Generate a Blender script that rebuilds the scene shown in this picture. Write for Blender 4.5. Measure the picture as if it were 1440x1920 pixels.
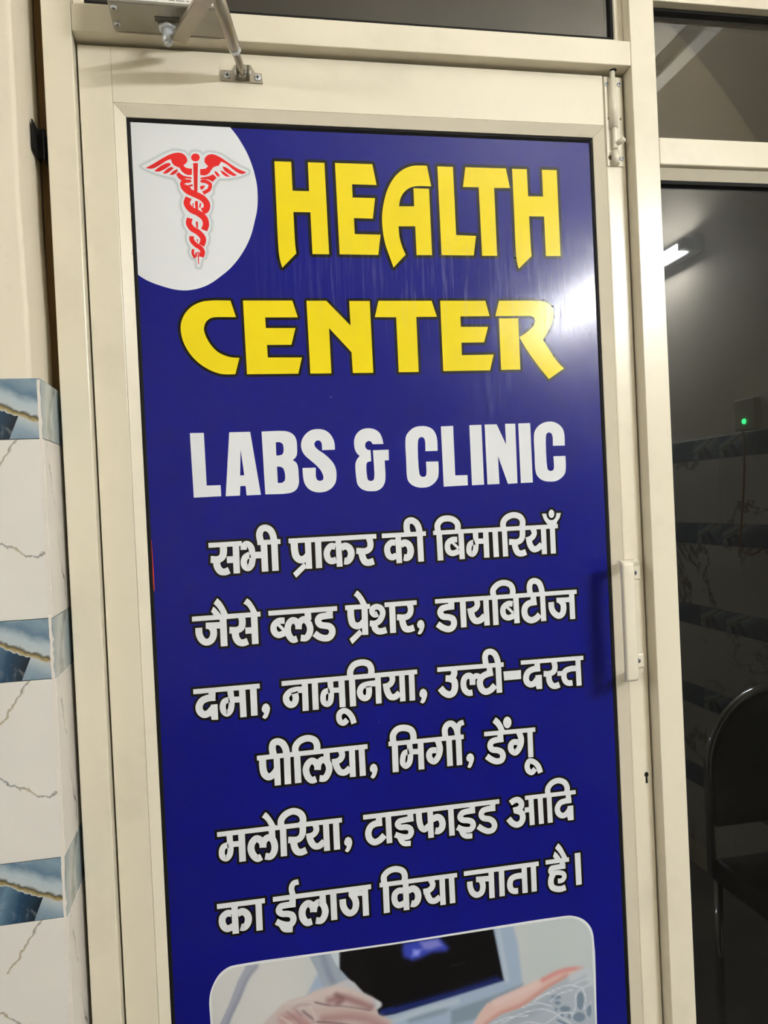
import bpy, bmesh, math, random
from mathutils import Vector, Matrix
from mathutils.geometry import tessellate_polygon
random.seed(7)
for o in list(bpy.data.objects): bpy.data.objects.remove(o)
SC = bpy.context.scene
COL = SC.collection

# ------------------------------------------------------------------ camera
F_PX, W_PX, H_PX = 1488.0, 1440, 1920
CAM = Vector((0.0, -1.10, 1.42))
cd = bpy.data.cameras.new('camera'); cam = bpy.data.objects.new('camera', cd); COL.objects.link(cam)
cd.sensor_fit = 'VERTICAL'; cd.sensor_height = 36.0; cd.lens = 36.0 * F_PX / H_PX; cd.clip_start = 0.02
rt = Vector((0.98092, -0.18875879, -0.04654113)); dn = Vector((-0.04777117, -0.00196966, -0.99885636)); fw = Vector((0.18845125, 0.98202151, -0.01094931))
m = Matrix(((rt.x, -dn.x, -fw.x, CAM.x), (rt.y, -dn.y, -fw.y, CAM.y), (rt.z, -dn.z, -fw.z, CAM.z), (0, 0, 0, 1)))
cam.matrix_world = m
SC.camera = cam
# ------------------------------------------------------------------ world, view
wd = bpy.data.worlds.new('world'); SC.world = wd; wd.use_nodes = True
wd.node_tree.nodes['Background'].inputs[0].default_value = (0.02, 0.021, 0.023, 1)
wd.node_tree.nodes['Background'].inputs[1].default_value = 0.3
SC.view_settings.view_transform = 'Standard'; SC.view_settings.look = 'None'
SC.view_settings.exposure = 1.64; SC.view_settings.gamma = 1.0; SC.view_settings.use_curve_mapping = False
TUBE_STRENGTH = 165.0
TUBE_COLOR = (0.95, 0.975, 1.0)

# ------------------------------------------------------------------ materials
def srgb(r, g, b):
    f = lambda c: (c/12.92 if c <= 0.04045 else ((c+0.055)/1.055)**2.4)
    return tuple(f(c/255.0) for c in (r, g, b))
class NT:
    def __init__(s, name):
        s.m = bpy.data.materials.new(name); s.m.use_nodes = True; s.t = s.m.node_tree; s.b = s.t.nodes['Principled BSDF']; s.out = s.t.nodes['Material Output']
    def n(s, typ, **kw):
        x = s.t.nodes.new(typ)
        for k, v in kw.items():
            if k.startswith('i_'): x.inputs[k[2:].replace('_', ' ')].default_value = v
            else: setattr(x, k, v)
        return x
    def l(s, a, b): s.t.links.new(a, b)
    def math(s, op, a, b=None, c=None):
        x = s.t.nodes.new('ShaderNodeMath'); x.operation = op
        for i, v in enumerate((a, b, c)):
            if v is None: continue
            if isinstance(v, (int, float)): x.inputs[i].default_value = v
            else: s.l(v, x.inputs[i])
        return x.outputs[0]
    def ramp(s, fac, stops, interp='LINEAR'):
        x = s.t.nodes.new('ShaderNodeValToRGB'); x.color_ramp.interpolation = interp
        e = x.color_ramp.elements
        while len(e) < len(stops): e.new(0.5)
        for i, (p, c) in enumerate(stops): e[i].position = p; e[i].color = (*c, 1)
        s.l(fac, x.inputs[0]); return x.outputs[0]
    def mix(s, fac, a, b):
        x = s.t.nodes.new('ShaderNodeMix'); x.data_type = 'RGBA'
        for sock, v in ((x.inputs[0], fac), (x.inputs[6], a), (x.inputs[7], b)):
            if isinstance(v, (int, float)): sock.default_value = v
            elif isinstance(v, tuple): sock.default_value = (*v, 1)
            else: s.l(v, sock)
        return x.outputs[2]
    def noise(s, scale, detail=3, rough=0.5, vec=None, dist=0.0):
        x = s.t.nodes.new('ShaderNodeTexNoise'); x.inputs['Scale'].default_value = scale; x.inputs['Detail'].default_value = detail
        x.inputs['Roughness'].default_value = rough; x.inputs['Distortion'].default_value = dist
        if vec is not None: s.l(vec, x.inputs['Vector'])
        return x.outputs['Fac']
    def obj(s): return s.t.nodes.new('ShaderNodeTexCoord').outputs['Object']
    def geo(s): return s.t.nodes.new('ShaderNodeNewGeometry').outputs['Position']
    def bump(s, h, strength, dist):
        x = s.t.nodes.new('ShaderNodeBump'); x.inputs['Strength'].default_value = strength; x.inputs['Distance'].default_value = dist
        s.l(h, x.inputs['Height']); s.l(x.outputs[0], s.b.inputs['Normal']); return x
    def set(s, **kw):
        for k, v in kw.items():
            i = s.b.inputs[k.replace('_', ' ')]
            if isinstance(v, tuple): v = (*v, 1)
            if hasattr(v, 'is_output'): s.l(v, i)
            else: i.default_value = v
        return s.m

def plain(name, col, rough=0.5, metal=0.0, spec=0.5):
    k = NT(name); return k.set(Base_Color=col, Roughness=rough, Metallic=metal, Specular_IOR_Level=spec)
def scaled(k, vec, sx, sy, sz):
    x = k.n('ShaderNodeVectorMath', operation='MULTIPLY'); k.l(vec, x.inputs[0]); x.inputs[1].default_value = (sx, sy, sz); return x.outputs[0]

def cream(name, col):
    k = NT(name); g = k.geo()
    n1 = k.noise(7.0, 5, 0.6, g); n2 = k.noise(55.0, 4, 0.65, g)
    dark = tuple(c*0.86 for c in col)
    c1 = k.mix(k.ramp(n1, [(0.52, (0, 0, 0)), (0.80, (1, 1, 1))]), col, dark)
    spot = k.ramp(n2, [(0.735, (0, 0, 0)), (0.775, (1, 1, 1))])
    c2 = k.mix(spot, c1, tuple(c*v for c, v in zip(col, (0.62, 0.55, 0.48))))
    k.bump(k.noise(900.0, 2, 0.5, g), 0.12, 0.0006)
    return k.set(Base_Color=c2, Roughness=0.25, Specular_IOR_Level=0.5)
CREAM = cream('cream_powder_coat', srgb(228, 220, 199))
CREAM_HW = cream('cream_painted_metal', srgb(228, 221, 202))

def plaster():
    k = NT('cream_plaster'); g = k.geo()
    c = k.mix(k.noise(3.0, 4, 0.6, g), srgb(228, 219, 199), srgb(216, 206, 186))
    c = k.mix(k.ramp(k.noise(16.0, 6, 0.7, g), [(0.60, (0, 0, 0)), (0.82, (1, 1, 1))]), c, srgb(190, 179, 158))
    k.bump(k.noise(40.0, 6, 0.6, g), 0.35, 0.003)
    return k.set(Base_Color=c, Roughness=0.7, Specular_IOR_Level=0.3)
PLASTER = plaster()
CEIL = plain('white_ceiling_paint', srgb(214, 210, 198), 0.9)
FLOORM = plain('grey_floor_stone', srgb(84, 80, 74), 0.35)

def marble():
    k = NT('white_marble_tile'); oi = k.n('ShaderNodeObjectInfo'); ad = k.n('ShaderNodeVectorMath', operation='ADD'); k.l(k.obj(), ad.inputs[0]); k.l(scaled(k, oi.outputs['Location'], 37.0, 53.0, 41.0), ad.inputs[1]); g = ad.outputs[0]
    base = k.mix(k.noise(2.2, 3, 0.5, g), srgb(222, 218, 211), srgb(206, 202, 196))
    w = k.noise(3.2, 6, 0.62, g, 0.8)
    v = k.math('ABSOLUTE', k.math('SUBTRACT', w, 0.5))
    vm = k.ramp(v, [(0.0, (1, 1, 1)), (0.010, (0.55, 0.55, 0.55)), (0.028, (0, 0, 0))])
    gate = k.ramp(k.noise(2.1, 2, 0.5, g), [(0.40, (0, 0, 0)), (0.56, (1, 1, 1))])
    f = k.math('MULTIPLY', vm, gate)
    vc = k.mix(k.noise(14.0, 2, 0.5, g), srgb(70, 78, 84), srgb(150, 128, 84))
    c = k.mix(f, base, vc)
    k.bump(k.noise(18.0, 2, 0.5, g), 0.05, 0.002)
    return k.set(Base_Color=c, Roughness=0.16, Specular_IOR_Level=0.5)
MARBLE = marble()

def agate(name, axis, side):
    """blue agate border print; u runs from the corner along the tile, v up the strip (metres)"""
    k = NT(name); o = k.obj(); sep = k.n('ShaderNodeSeparateXYZ'); k.l(o, sep.inputs[0])
    u = k.math('MULTIPLY', sep.outputs[axis], -1.0 if axis == 0 else 1.0); v = sep.outputs[2]
    nz = k.math('SUBTRACT', k.noise(38.0, 5, 0.6, o), 0.5); nb = k.math('SUBTRACT', k.noise(13.0, 4, 0.6, o), 0.5)
    um = k.math('MODULO', u, 0.30)
    if side:
        t = k.math('ADD', k.math('MULTIPLY', u, 5.0), k.math('ADD', k.math('MULTIPLY', nb, 0.9), k.math('MULTIPLY', v, -3.0)))
        c = k.ramp(k.math('ADD', t, 0.25), [(0.0, srgb(120, 136, 146)), (0.25, srgb(178, 186, 184)), (0.42, srgb(140, 146, 140)), (0.50, srgb(182, 190, 188)), (0.72, srgb(160, 174, 178)), (0.86, srgb(110, 132, 144)), (0.95, srgb(58, 84, 104)), (1.0, srgb(40, 62, 80))])
        return k.set(Base_Color=c, Roughness=0.16)
    t = k.math('SUBTRACT', k.math('DIVIDE', v, 0.0730), k.math('ADD', 0.30, k.math('MULTIPLY', um, 5.6)))
    t = k.math('ADD', t, k.math('ADD', k.math('MULTIPLY', nz, 0.30), k.math('MULTIPLY', nb, 0.16)))
    tt = k.math('ADD', k.math('MULTIPLY', t, 0.5), 0.5)
    c = k.ramp(tt, [(0.0, srgb(64, 96, 120)), (0.26, srgb(98, 124, 142)), (0.40, srgb(150, 166, 178)), (0.468, srgb(178, 184, 186)), (0.483, srgb(164, 150, 112)),
                    (0.497, srgb(136, 122, 80)), (0.512, srgb(70, 66, 52)), (0.535, srgb(176, 186, 190)), (0.60, srgb(168, 182, 190)), (0.68, srgb(92, 118, 138)), (0.78, srgb(126, 148, 162)), (0.9, srgb(84, 112, 132)), (1.0, srgb(110, 134, 150))])
    # dark blue shard below the vein
    w1 = k.math('SUBTRACT', k.math('ADD', um, k.math('MULTIPLY', v, 0.42)), 0.034)
    w2 = k.math('SUBTRACT', 0.125, k.math('ADD', um, k.math('MULTIPLY', v, 1.05)))
    msk = k.math('MULTIPLY', k.math('GREATER_THAN', w1, 0.0), k.math('GREATER_THAN', w2, 0.0))
    msk = k.math('MULTIPLY', msk, k.math('LESS_THAN', tt, 0.465))
    dk = k.ramp(k.math('ADD', k.math('MULTIPLY', w1, 14.0), k.math('MULTIPLY', nb, 0.5)), [(0.0, srgb(22, 34, 46)), (0.3, srgb(36, 66, 92)), (0.6, srgb(96, 124, 144)), (0.8, srgb(34, 62, 88))])
    c = k.mix(msk, c, dk)
    c = k.mix(k.math('MULTIPLY', k.ramp(k.noise(24.0, 4, 0.7, o, 1.0), [(0.55, (0, 0, 0)), (0.75, (1, 1, 1))]), 0.35), c, srgb(190, 196, 198))
    return k.set(Base_Color=c, Roughness=0.16)
AGATE = agate('blue_agate_border_front', 0, False)
AGATE_SIDE = agate('blue_agate_border_side', 1, True)
AGATE_R = agate('blue_agate_border_corridor', 1, False)
GROUT = plain('pale_grout', srgb(214, 207, 198), 0.9)
BLACK = plain('black_rubber', srgb(11, 11, 10), 0.7, 0.0, 0.25)
VOID = plain('dark_hollow', srgb(8, 8, 7), 0.9)
BROWN = plain('brown_foam_filler', srgb(112, 86, 50), 0.9)
def metal(name, c, r, sc=160.0):
    k = NT(name); g = k.obj()
    k.bump(k.noise(sc, 3, 0.6, g), 0.15, 0.0006)
    c2 = k.mix(k.noise(30.0, 4, 0.6, g), c, tuple(x*0.72 for x in c))
    return k.set(Base_Color=c2, Roughness=r, Metallic=0.75)
CAST = metal('cast_aluminium', srgb(176, 172, 160), 0.42)
STEEL = metal('dull_steel', srgb(184, 176, 160), 0.34)
ZINC = plain('bright_zinc', srgb(214, 218, 222), 0.3, 0.35)
SLOT = plain('screw_slot', srgb(44, 46, 48), 0.6)
CHROME = plain('chrome', srgb(225, 228, 230), 0.08, 1.0)
PAPER = plain('white_sticker', srgb(226, 224, 218), 0.5)

def print_mat(name, col):
    """glossy vinyl print: same scuffed laminate over every ink"""
    k = NT('print_' + name); g = k.geo()
    st = k.noise(60.0, 3, 0.6, scaled(k, g, 9.0, 1.0, 0.5))
    sm = k.noise(7.0, 4, 0.6, g)
    r = k.math('ADD', 0.145, k.math('MULTIPLY', k.ramp(k.math('MULTIPLY', st, sm), [(0.22, (0, 0, 0)), (0.42, (1, 1, 1))]), 0.12))
    k.bump(k.math('ADD', k.noise(420.0, 3, 0.6, g), k.math('MULTIPLY', k.noise(9.0, 2, 0.5, g), 6.0)), 0.10, 0.0008)
    # rubbed streaks across the laminate between the two heading lines
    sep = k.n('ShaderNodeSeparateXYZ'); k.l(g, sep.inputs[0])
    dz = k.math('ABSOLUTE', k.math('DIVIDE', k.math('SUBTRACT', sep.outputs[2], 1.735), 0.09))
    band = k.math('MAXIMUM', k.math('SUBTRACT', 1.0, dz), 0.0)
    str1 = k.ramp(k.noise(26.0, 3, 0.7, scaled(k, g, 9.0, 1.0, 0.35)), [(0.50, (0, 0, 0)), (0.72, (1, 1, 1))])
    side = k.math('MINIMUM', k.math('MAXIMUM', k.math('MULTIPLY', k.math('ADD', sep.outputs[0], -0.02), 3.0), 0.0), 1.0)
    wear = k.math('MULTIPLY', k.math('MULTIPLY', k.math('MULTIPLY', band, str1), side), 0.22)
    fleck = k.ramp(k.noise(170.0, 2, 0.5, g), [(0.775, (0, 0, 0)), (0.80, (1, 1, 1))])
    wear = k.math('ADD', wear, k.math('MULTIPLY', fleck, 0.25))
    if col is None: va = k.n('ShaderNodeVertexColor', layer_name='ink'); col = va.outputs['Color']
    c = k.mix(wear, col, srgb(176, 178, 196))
    return k.set(Base_Color=c, Roughness=0.31, Specular_IOR_Level=0.07, Coat_Weight=0.60, Coat_Roughness=r, Coat_IOR=1.45)
INK = {n: print_mat(n, srgb(*c)) for n, c in dict(
    blue=(9, 14, 114), white=(222, 225, 229), yellow=(233, 211, 22), black=(16, 14, 14), red=(222, 40, 40), halo0=(216, 219, 221), halo1=(203, 209, 212), halo2=(186, 197, 201),
    orange=(210, 60, 40)).items()}

def glass_mat(name, tint, film):
    k = NT(name); t = k.t; t.nodes.remove(k.b)
    gl = k.n('ShaderNodeBsdfGlossy'); gl.inputs['Roughness'].default_value = 0.012; gl.inputs['Color'].default_value = (1, 1, 1, 1)
    tr = k.n('ShaderNodeBsdfTransparent'); tr.inputs['Color'].default_value = (*tint, 1)
    fr = k.n('ShaderNodeFresnel'); fr.inputs['IOR'].default_value = 1.5
    g = k.geo()
    base = tr.outputs[0]
    if film:
        df = k.n('ShaderNodeBsdfDiffuse')
        vo = k.n('ShaderNodeTexVoronoi', feature='F1'); vo.inputs['Scale'].default_value = 430.0; vo.inputs['Randomness'].default_value = 0.15
        k.l(g, vo.inputs['Vector'])
        dots = k.ramp(vo.outputs['Distance'], [(0.22, (1, 1, 1)), (0.42, (0, 0, 0))])
        dust = k.ramp(k.noise(9.0, 5, 0.65, g), [(0.35, (0.2, 0.2, 0.2)), (0.75, (1, 1, 1))])
        c = k.mix(k.math('MULTIPLY', dots, dust), srgb(8, 8, 7), srgb(50, 48, 42))
        k.l(c, df.inputs['Color'])
        mx0 = k.n('ShaderNodeMixShader'); mx0.inputs[0].default_value = 0.8; k.l(tr.outputs[0], mx0.inputs[1]); k.l(df.outputs[0], mx0.inputs[2]); base = mx0.outputs[0]
        g2 = k.n('ShaderNodeBsdfGlossy'); g2.inputs['Roughness'].default_value = 0.33
        mx1 = k.n('ShaderNodeMixShader'); mx1.inputs[0].default_value = 0.008; k.l(base, mx1.inputs[1]); k.l(g2.outputs[0], mx1.inputs[2]); base = mx1.outputs[0]
    else:
        df = k.n('ShaderNodeBsdfDiffuse'); c = k.mix(k.noise(6.0, 6, 0.65, g), srgb(58, 54, 46), srgb(98, 92, 82)); k.l(c, df.inputs['Color'])
        mx0 = k.n('ShaderNodeMixShader'); mx0.inputs[0].default_value = 0.42; k.l(tr.outputs[0], mx0.inputs[1]); k.l(df.outputs[0], mx0.inputs[2]); base = mx0.outputs[0]
    mx = k.n('ShaderNodeMixShader'); k.l(fr.outputs[0], mx.inputs[0]); k.l(base, mx.inputs[1]); k.l(gl.outputs[0], mx.inputs[2])
    k.l(mx.outputs[0], k.out.inputs['Surface']); return k.m
GLASS_FILM = glass_mat('dark_glass_with_perforated_film', (0.30, 0.30, 0.28), True)
GLASS_DUSTY = glass_mat('dusty_brown_glass', (0.5, 0.46, 0.38), False)
def emit(name, col, s):
    k = NT(name); return k.set(Base_Color=col, Emission_Color=col, Emission_Strength=s)
TUBE_M = emit('lit_tube', TUBE_COLOR, TUBE_STRENGTH)
FILL_TUBE_M = emit('fill_tube_far', TUBE_COLOR, TUBE_STRENGTH*0.45)
LED_M = emit('green_led', (0.03, 1.0, 0.18), 14.0)
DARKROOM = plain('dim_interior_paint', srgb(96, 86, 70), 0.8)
BLACKVINYL = plain('black_vinyl', srgb(14, 14, 15), 0.45)
WIRE = plain('brown_wire', srgb(172, 118, 62), 0.5)

# ------------------------------------------------------------------ mesh helpers
def add_box(bm, x0, x1, y0, y1, z0, z1, bev=0.0, seg=2):
    vs = [bm.verts.new((x, y, z)) for x in (x0, x1) for y in (y0, y1) for z in (z0, z1)]
    fs = [bm.faces.new([vs[i] for i in f]) for f in ((0, 1, 3, 2), (4, 6, 7, 5), (0, 4, 5, 1), (2, 3, 7, 6), (0, 2, 6, 4), (1, 5, 7, 3))]
    if bev > 0:
        es = list({e for f in fs for e in f.edges})
        bmesh.ops.bevel(bm, geom=es, offset=bev, segments=seg, profile=0.5, affect='EDGES')
def frame_of(d):
    d = d.normalized(); a = Vector((0, 0, 1)) if abs(d.z) < 0.9 else Vector((1, 0, 0))
    u = d.cross(a).normalized(); return u, d.cross(u).normalized()
def add_rod(bm, rings, n=16, cap=True, mi=0):
    """rings: list of (point, radius); straight or bent tube"""
    pts = [Vector(p) for p, r in rings]; loops = []
    u = None
    for i, (p, r) in enumerate(rings):
        d = (pts[min(i+1, len(pts)-1)] - pts[max(i-1, 0)])
        if d.length < 1e-9: d = Vector((0, 0, 1))
        if u is None: u, v = frame_of(d)
        else:
            d.normalize(); u = (u - d*u.dot(d)).normalized(); v = d.cross(u)
        loops.append([bm.verts.new(pts[i] + r*(u*math.cos(2*math.pi*k/n) + v*math.sin(2*math.pi*k/n))) for k in range(n)])
    for a, b in zip(loops, loops[1:]):
        for k in range(n):
            f = bm.faces.new((a[k], a[(k+1) % n], b[(k+1) % n], b[k])); f.material_index = mi; f.smooth = True
    if cap:
        for lp in (loops[0], loops[-1]):
            f = bm.faces.new(lp); f.material_index = mi
def prism(bm, pts, y0, y1, mi=0):
    """polygon in (x,z) extruded from y0 to y1"""
    a = [bm.verts.new((x, y0, z)) for x, z in pts]; b = [bm.verts.new((x, y1, z)) for x, z in pts]; n = len(pts)
    bm.faces.new(a).material_index = mi; bm.faces.new(b[::-1]).material_index = mi
    for k in range(n): bm.faces.new((a[k], b[k], b[(k+1) % n], a[(k+1) % n])).material_index = mi
def link(name, bm, mats, parent=None, base=None, fix=True):
    """turn a world-space bmesh into an object; vertices become relative to `base` (the parent's base when given)"""
    if base is None: base = parent['_base'] if parent is not None and '_base' in parent.keys() else (0, 0, 0)
    b = Vector(base)
    if fix: bmesh.ops.recalc_face_normals(bm, faces=bm.faces)
    for v in bm.verts: v.co -= b
    me = bpy.data.meshes.new(name); bm.to_mesh(me); bm.free()
    for mt in (mats if isinstance(mats, (list, tuple)) else [mats]): me.materials.append(mt)
    o = bpy.data.objects.new(name, me); COL.objects.link(o)
    if parent is None: o.location = b
    else: o.parent = parent
    o['_base'] = tuple(base)
    return o
def box(name, x0, x1, y0, y1, z0, z1, mat, parent=None, bev=0.0005, base=None, seg=2):
    bm = bmesh.new(); add_box(bm, x0, x1, y0, y1, z0, z1, bev, seg)
    if parent is None and base is None: base = ((x0+x1)/2, (y0+y1)/2, z0)
    return link(name, bm, mat, parent, base)
def empty(name, base):
    o = bpy.data.objects.new(name, None); COL.objects.link(o); o.location = base; o.empty_display_size = 0.05; o['_base'] = tuple(base); return o
def tag(o, label=None, cat=None, group=None, kind=None):
    if label: o['label'] = label
    if cat: o['category'] = cat
    if group: o['group'] = group
    if kind: o['kind'] = kind
    return o
def screw(parent, loc, nrm, r=0.0036, mat=None, name='screw'):
    """domed head with a cross recess"""
    bm = bmesh.new(); nrm = Vector(nrm).normalized(); p = Vector(loc)
    add_rod(bm, [(p, r), (p + nrm*r*0.25, r), (p + nrm*r*0.42, r*0.72), (p + nrm*r*0.48, r*0.4)], 14)
    u, v = frame_of(nrm); c = p + nrm*r*0.50
    for a, b in ((u, v), (v, u)):
        q = [c + a*sx*r*0.62 + b*sy*r*0.15 for sx, sy in ((-1, -1), (1, -1), (1, 1), (-1, 1))]
        bm.faces.new([bm.verts.new(x) for x in q]).material_index = 1
    return link(name, bm, [mat or ZINC, SLOT], parent)
def mitre(parent, name, x0, x1, z0, z1, prof, mat, sides='LRTB'):
    """four mitred strips round an opening; prof = [(inset, y)...] from the outer edge inwards"""
    def corner(i, t):
        return {'BL': (x0+t, z0+t), 'BR': (x1-t, z0+t), 'TR': (x1-t, z1-t), 'TL': (x0+t, z1-t)}[i]
    for s, (a, b) in dict(L=('BL', 'TL'), R=('BR', 'TR'), T=('TL', 'TR'), B=('BL', 'BR')).items():
        if s not in sides: continue
        bm = bmesh.new(); A = []; B = []
        g = 0.0002
        for t, y in prof:
            (ax, az), (bx, bz) = corner(a, t), corner(b, t)
            d = Vector((bx-ax, bz-az)).normalized()*g
            A.append(bm.verts.new((ax+d.x, y, az+d.y))); B.append(bm.verts.new((bx-d.x, y, bz-d.y)))
        n = len(prof)
        for k in range(n): bm.faces.new((A[k], A[(k+1) % n], B[(k+1) % n], B[k]))
        bm.faces.new(A); bm.faces.new(B[::-1])
        link(name, bm, mat, parent)

ELX, ELY = 0.0092, -0.1591
POX = (-0.1086, 0.5523, 0.5551, -0.1114); POZ = (1.9449, 1.9453)

# ------------------------------------------------------------------ the setting
FR = -0.022                       # front plane of the fixed frame; the door leaf face is y = 0
X_R, X_L, Y_B, Z_C = 1.66, -3.4, -4.6, 3.0
box('floor', X_L-0.1, X_R+0.1, Y_B-0.1, 2.2, -0.1, 0.0, FLOORM, bev=0)
box('ceiling', X_L-0.1, X_R+0.1, Y_B-0.1, 2.2, Z_C, Z_C+0.1, CEIL, bev=0)
box('wall_back', X_L-0.1, X_R+0.1, Y_B-0.1, Y_B, 0.0, Z_C, PLASTER, bev=0)
wr = box('wall_right', X_R, X_R+0.1, Y_B, 2.2, 0.0, Z_C, PLASTER, bev=0)
box('wall_side', X_L-0.1, X_L, Y_B, 2.2, 0.0, Z_C, PLASTER, bev=0)
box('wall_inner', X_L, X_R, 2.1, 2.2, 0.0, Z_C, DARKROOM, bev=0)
# left wall: plaster pier with a soft, slightly worn corner, tiles standing proud of it below
bm = bmesh.new()
XP, YP = -0.2270, -0.0955
prof = []
for k in range(7):
    a = math.pi/2*k/6; prof.append((XP-0.006+0.006*math.sin(a), YP+0.006-0.006*math.cos(a)))
outline = [(X_L, YP)] + prof + [(XP, 0.16), (X_L, 0.16)]
zs = [0.0, 0.9, 1.55] + [1.6+0.07*i for i in range(21)]
rings = []
for z in zs:
    wob = 0.0012*math.sin(z*9.0)+0.0008*math.sin(z*23.0+1.0)
    rings.append([bm.verts.new((x + (wob if x > X_L else 0), y + (wob*0.5 if y < 0.1 else 0), min(z, Z_C))) for x, y in outline])
n = len(outline)
for a, b in zip(rings, rings[1:]):
    for k in range(n): bm.faces.new((a[k], a[(k+1) % n], b[(k+1) % n], b[k])).smooth = False
bm.faces.new(rings[0]); bm.faces.new(rings[-1])
wl = link('wall_left', bm, PLASTER, None, (-0.5, 0.0, 0.0))
def tile(name, parent, x0, x1, y0, y1, z0, z1, mat, org, bev=0.0006):
    bm = bmesh.new(); add_box(bm, x0, x1, y0, y1, z0, z1, bev, 1)
    o = link(name, bm, mat, None, org)
    o.parent = parent; o.location = Vector(org) - Vector(parent['_base'])
    return o
def marble_front():
    k = NT('white_marble_tile_front'); g = k.obj(); sep = k.n('ShaderNodeSeparateXYZ'); k.l(g, sep.inputs[0])
    u = k.math('MULTIPLY', sep.outputs[0], -1.0); z = sep.outputs[2]
    n1 = k.math('SUBTRACT', k.noise(45.0, 4, 0.6, g), 0.5); n2 = k.math('SUBTRACT', k.noise(150.0, 3, 0.6, g), 0.5)
    wob = k.math('ADD', k.math('MULTIPLY', n1, 0.030), k.math('MULTIPLY', n2, 0.008))
    l1 = k.math('ADD', 0.074, k.math('MULTIPLY', k.math('MAXIMUM', k.math('SUBTRACT', u, 0.022), 0.0), 0.65))
    d1 = k.math('ABSOLUTE', k.math('SUBTRACT', z, k.math('ADD', l1, wob)))
    wd1 = k.math('ADD', 0.0018, k.math('MULTIPLY', k.math('ABSOLUTE', n1), 0.012))
    m1 = k.math('SUBTRACT', 1.0, k.math('MINIMUM', k.math('DIVIDE', d1, wd1), 1.0))
    l2 = k.math('SUBTRACT', 0.250, k.math('MULTIPLY', u, 1.45))
    d2 = k.math('ABSOLUTE', k.math('SUBTRACT', z, k.math('ADD', l2, wob)))
    m2 = k.math('MULTIPLY', k.math('SUBTRACT', 1.0, k.math('MINIMUM', k.math('DIVIDE', d2, 0.0035), 1.0)), k.math('GREATER_THAN', z, 0.155))
    f = k.math('MINIMUM', k.math('MULTIPLY', k.math('ADD', m1, m2), 0.85), 1.0)
    base = k.mix(k.noise(5.0, 3, 0.5, g), srgb(224, 221, 215), srgb(210, 207, 202))
    vc = k.mix(k.math('MULTIPLY', k.ramp(k.math('ADD', k.noise(24.0, 2, 0.5, g), 0.0), [(0.45, (0, 0, 0)), (0.62, (1, 1, 1))]), 1.0), srgb(84, 92, 98), srgb(150, 132, 92))
    c = k.mix(f, base, vc)
    return k.set(Base_Color=c, Roughness=0.16)
MARBLE_F = marble_front()
def marble_side():
    k = NT('white_marble_tile_return'); g = k.obj(); sep = k.n('ShaderNodeSeparateXYZ'); k.l(g, sep.inputs[0])
    y, z = sep.outputs[1], sep.outputs[2]
    n1 = k.math('SUBTRACT', k.noise(40.0, 4, 0.6, g), 0.5)
    cl = k.math('ADD', k.math('MULTIPLY', k.math('SUBTRACT', 0.222, z), 0.34), k.math('ADD', 0.012, k.math('MULTIPLY', n1, 0.03)))
    d = k.math('ABSOLUTE', k.math('SUBTRACT', y, cl))
    f = k.math('MULTIPLY', k.math('SUBTRACT', 1.0, k.math('MINIMUM', k.math('DIVIDE', d, 0.0028), 1.0)), k.ramp(k.noise(22.0, 2, 0.5, g), [(0.40, (0, 0, 0)), (0.58, (1, 1, 1))]))
    c = k.mix(f, srgb(222, 217, 209), srgb(120, 116, 108))
    return k.set(Base_Color=c, Roughness=0.2)
MARBLE_S = marble_side()
XF, XS, YF = -0.2172, -0.2134, -0.1055       # front tile edge, return tile face, front tile face
PITCH, DEC = 0.2838, 0.0715
tops = [1.5863 - PITCH*i for i in range(6)]
for t in tops:
    z_dec0 = t - DEC; z_w0 = max(t - PITCH, 0.0) + 0.0004
    x = XF
    while x > -1.2:
        x1 = x; x0 = max(x - 0.45 + 0.001, X_L + 0.002)
        tile('decor_tile', wl, x0, x1, YF, YP+0.001, z_dec0+0.0004, t-0.0002, AGATE, (x1, YF, z_dec0))
        if z_dec0 > 0.02: tile('tile', wl, x0, x1, YF, YP+0.001, z_w0, z_dec0-0.0002, MARBLE_F, (x1, YF, z_dec0-PITCH+DEC))
        x -= 0.45
    tile('decor_tile', wl, XP-0.001, XS, YF+0.0015, 0.10, z_dec0+0.0004, t-0.0002, AGATE_SIDE, (XS, YF, z_dec0))
    if z_dec0 > 0.02: tile('tile', wl, XP-0.001, XS, YF+0.0015, 0.10, z_w0, z_dec0-0.0002, MARBLE_S, (XS, YF, z_dec0-PITCH+DEC+7.0*0))
# broken grout line down the tiled corner
bm = bmesh.new(); prev = None
zz = 0.0
while zz <= 1.585:
    w = 0.0016 + random.random()*0.0020; yy = YF + 0.0002 - random.random()*0.0006
    ring = [bm.verts.new(c) for c in ((XF-0.0004-random.random()*0.0006, yy, zz), (XF+w, yy+0.0003, zz), (XF+w, YF+0.0035, zz), (XF-0.0004, YF+0.0035, zz))]
    if prev:
        for k in range(4): bm.faces.new((prev[k], prev[(k+1) % 4], ring[(k+1) % 4], ring[k]))
    prev = ring; zz += 0.004 + random.random()*0.006
link('corner_grout', bm, GROUT, wl)
tag(wl, 'cream plaster wall with marble and blue agate tiles below', None, None, 'structure')
PITCH, DEC = 0.2995, 0.0755; tops = [1.5955 - PITCH*i for i in range(6)]
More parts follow.
